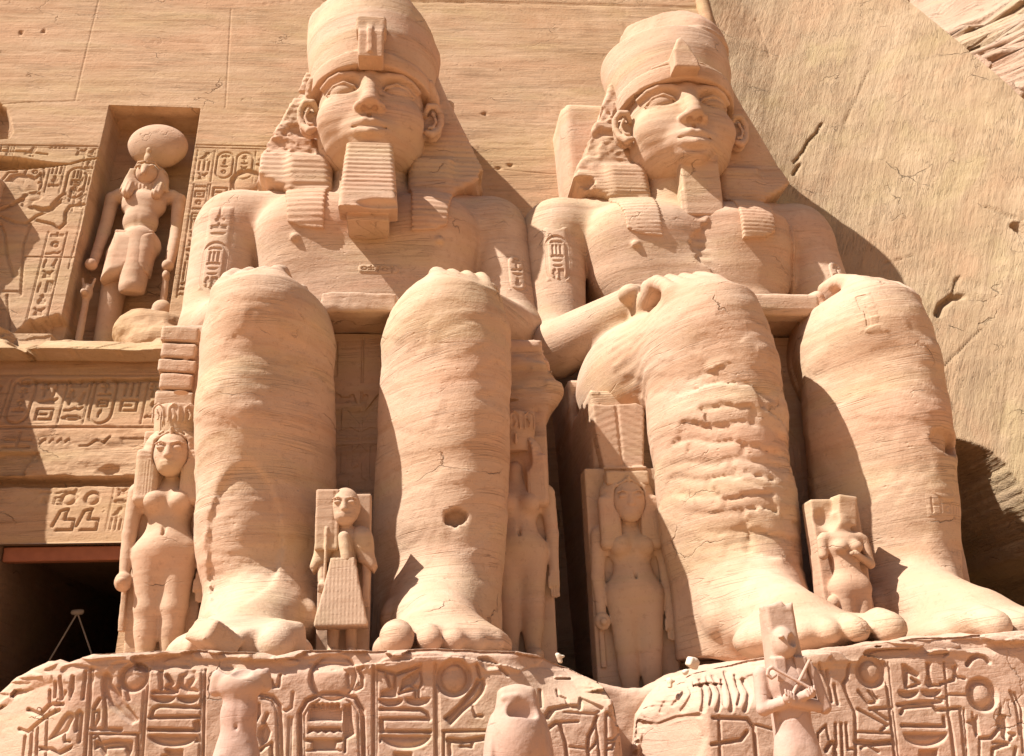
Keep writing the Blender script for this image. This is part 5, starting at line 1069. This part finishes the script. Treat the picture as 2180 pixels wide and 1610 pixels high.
s.prism([(-.19, .12), (.02, .17), (.06, .12), (.15, .16), (.16, -.2), (.20, -.62), (-.19, -.62), (-.17, -.2)], -.08, .17, .05, .03); s.ell((-.03, -.10, -.30), (.13, .12, .17), .04)
s.ell((.06, -.20, -.27), (.09, .08, .07), .02, sub=True, rot=(0, -35, 0)); s.ell((-.10, -.21, -.24), (.03, .04, .02), .02)
s.prism([(-.19, -.45), (-.05, -.45), (-.06, -.72), (-.17, -.70)], -.15, .0, .02, .02); s.prism([(.05, -.45), (.19, -.45), (.17, -.70), (.06, -.72)], -.15, .0, .02, .02)
sculpt('headdress', s, (-.35, -.35, -.85), (.35, .3, .3), .0105, M_TERR, root, O3)
s = Sculpt(fig_noise(.1)); s.cap((-.24, -.19, -.56), (.16, -.245, -.80), .017, .017, .01); s.tube([(-.24, -.19, -.56), (-.28, -.19, -.58), (-.30, -.19, -.63), (-.26, -.19, -.67), (-.21, -.19, -.64)], .02, .01)
sculpt('crook', s, (-.4, -.35, -.9), (.3, -.1, -.45), .0095, M_TERR, root, O3)
s = Sculpt(fig_noise(.1)); s.cap((-.11, -.225, -.92), (.20, -.17, -.50), .02, .018, .01); s.prism([(.17, -.50), (.25, -.50), (.40, -1.0), (.30, -1.05)], -.13, -.05, .02, .02); s.cap((.28, -.14, -.6), (.335, -.14, -.98), .006, .006, .01, sub=True)
sculpt('flail', s, (-.3, -.35, -1.2), (.5, .05, -.4), .0095, M_TERR, root, O3); plinth(root, 5.09, -5.2, -2.3, .38, .35)

# loose stones on the pedestal
for i, (px, py, y, sx, sy, sz, lab, mt) in enumerate([(1474, 1412, -2.6, .11, .08, .085, 'white angular loose stone propped on the damaged left corner of the pedestal', M_WHITE), (1458, 1432, -2.65, .05, .05, .04, 'small white stone chip just below a larger white stone', M_WHITE), (1190, 1401, -2.4, .10, .06, .03, 'small pale flat stone lying on the worn right slope of the bearded giant\'s pedestal', M_WHITE), (1425, 1454, -2.9, .09, .06, .03, 'pale flat stone at the right end of the low curved wall', M_BEIGE)]):
    x, z = at(px, py, y); s = Sculpt(lambda P: .015*fbm(P[:, 0]*9, P[:, 1]*9+i, P[:, 2]*9, 3))
    sx *= .75; sy *= .75; sz *= .75; s.box((x, y, z), (sx, sy, sz), .025, .02, rot=(10, 25+20*i, 30)); s.ell((x+.03, y, z+.02), (sx*.7, sy, sz*.9), .03)
    V, F = surfnet(s, (x-.3, y-.3, z-.25), (x+.3, y+.3, z+.25), .012); o = mesh_obj('loose_stone', V, F, mt); tag(o, lab, 'stone')
print('figures', time.time()-T0)
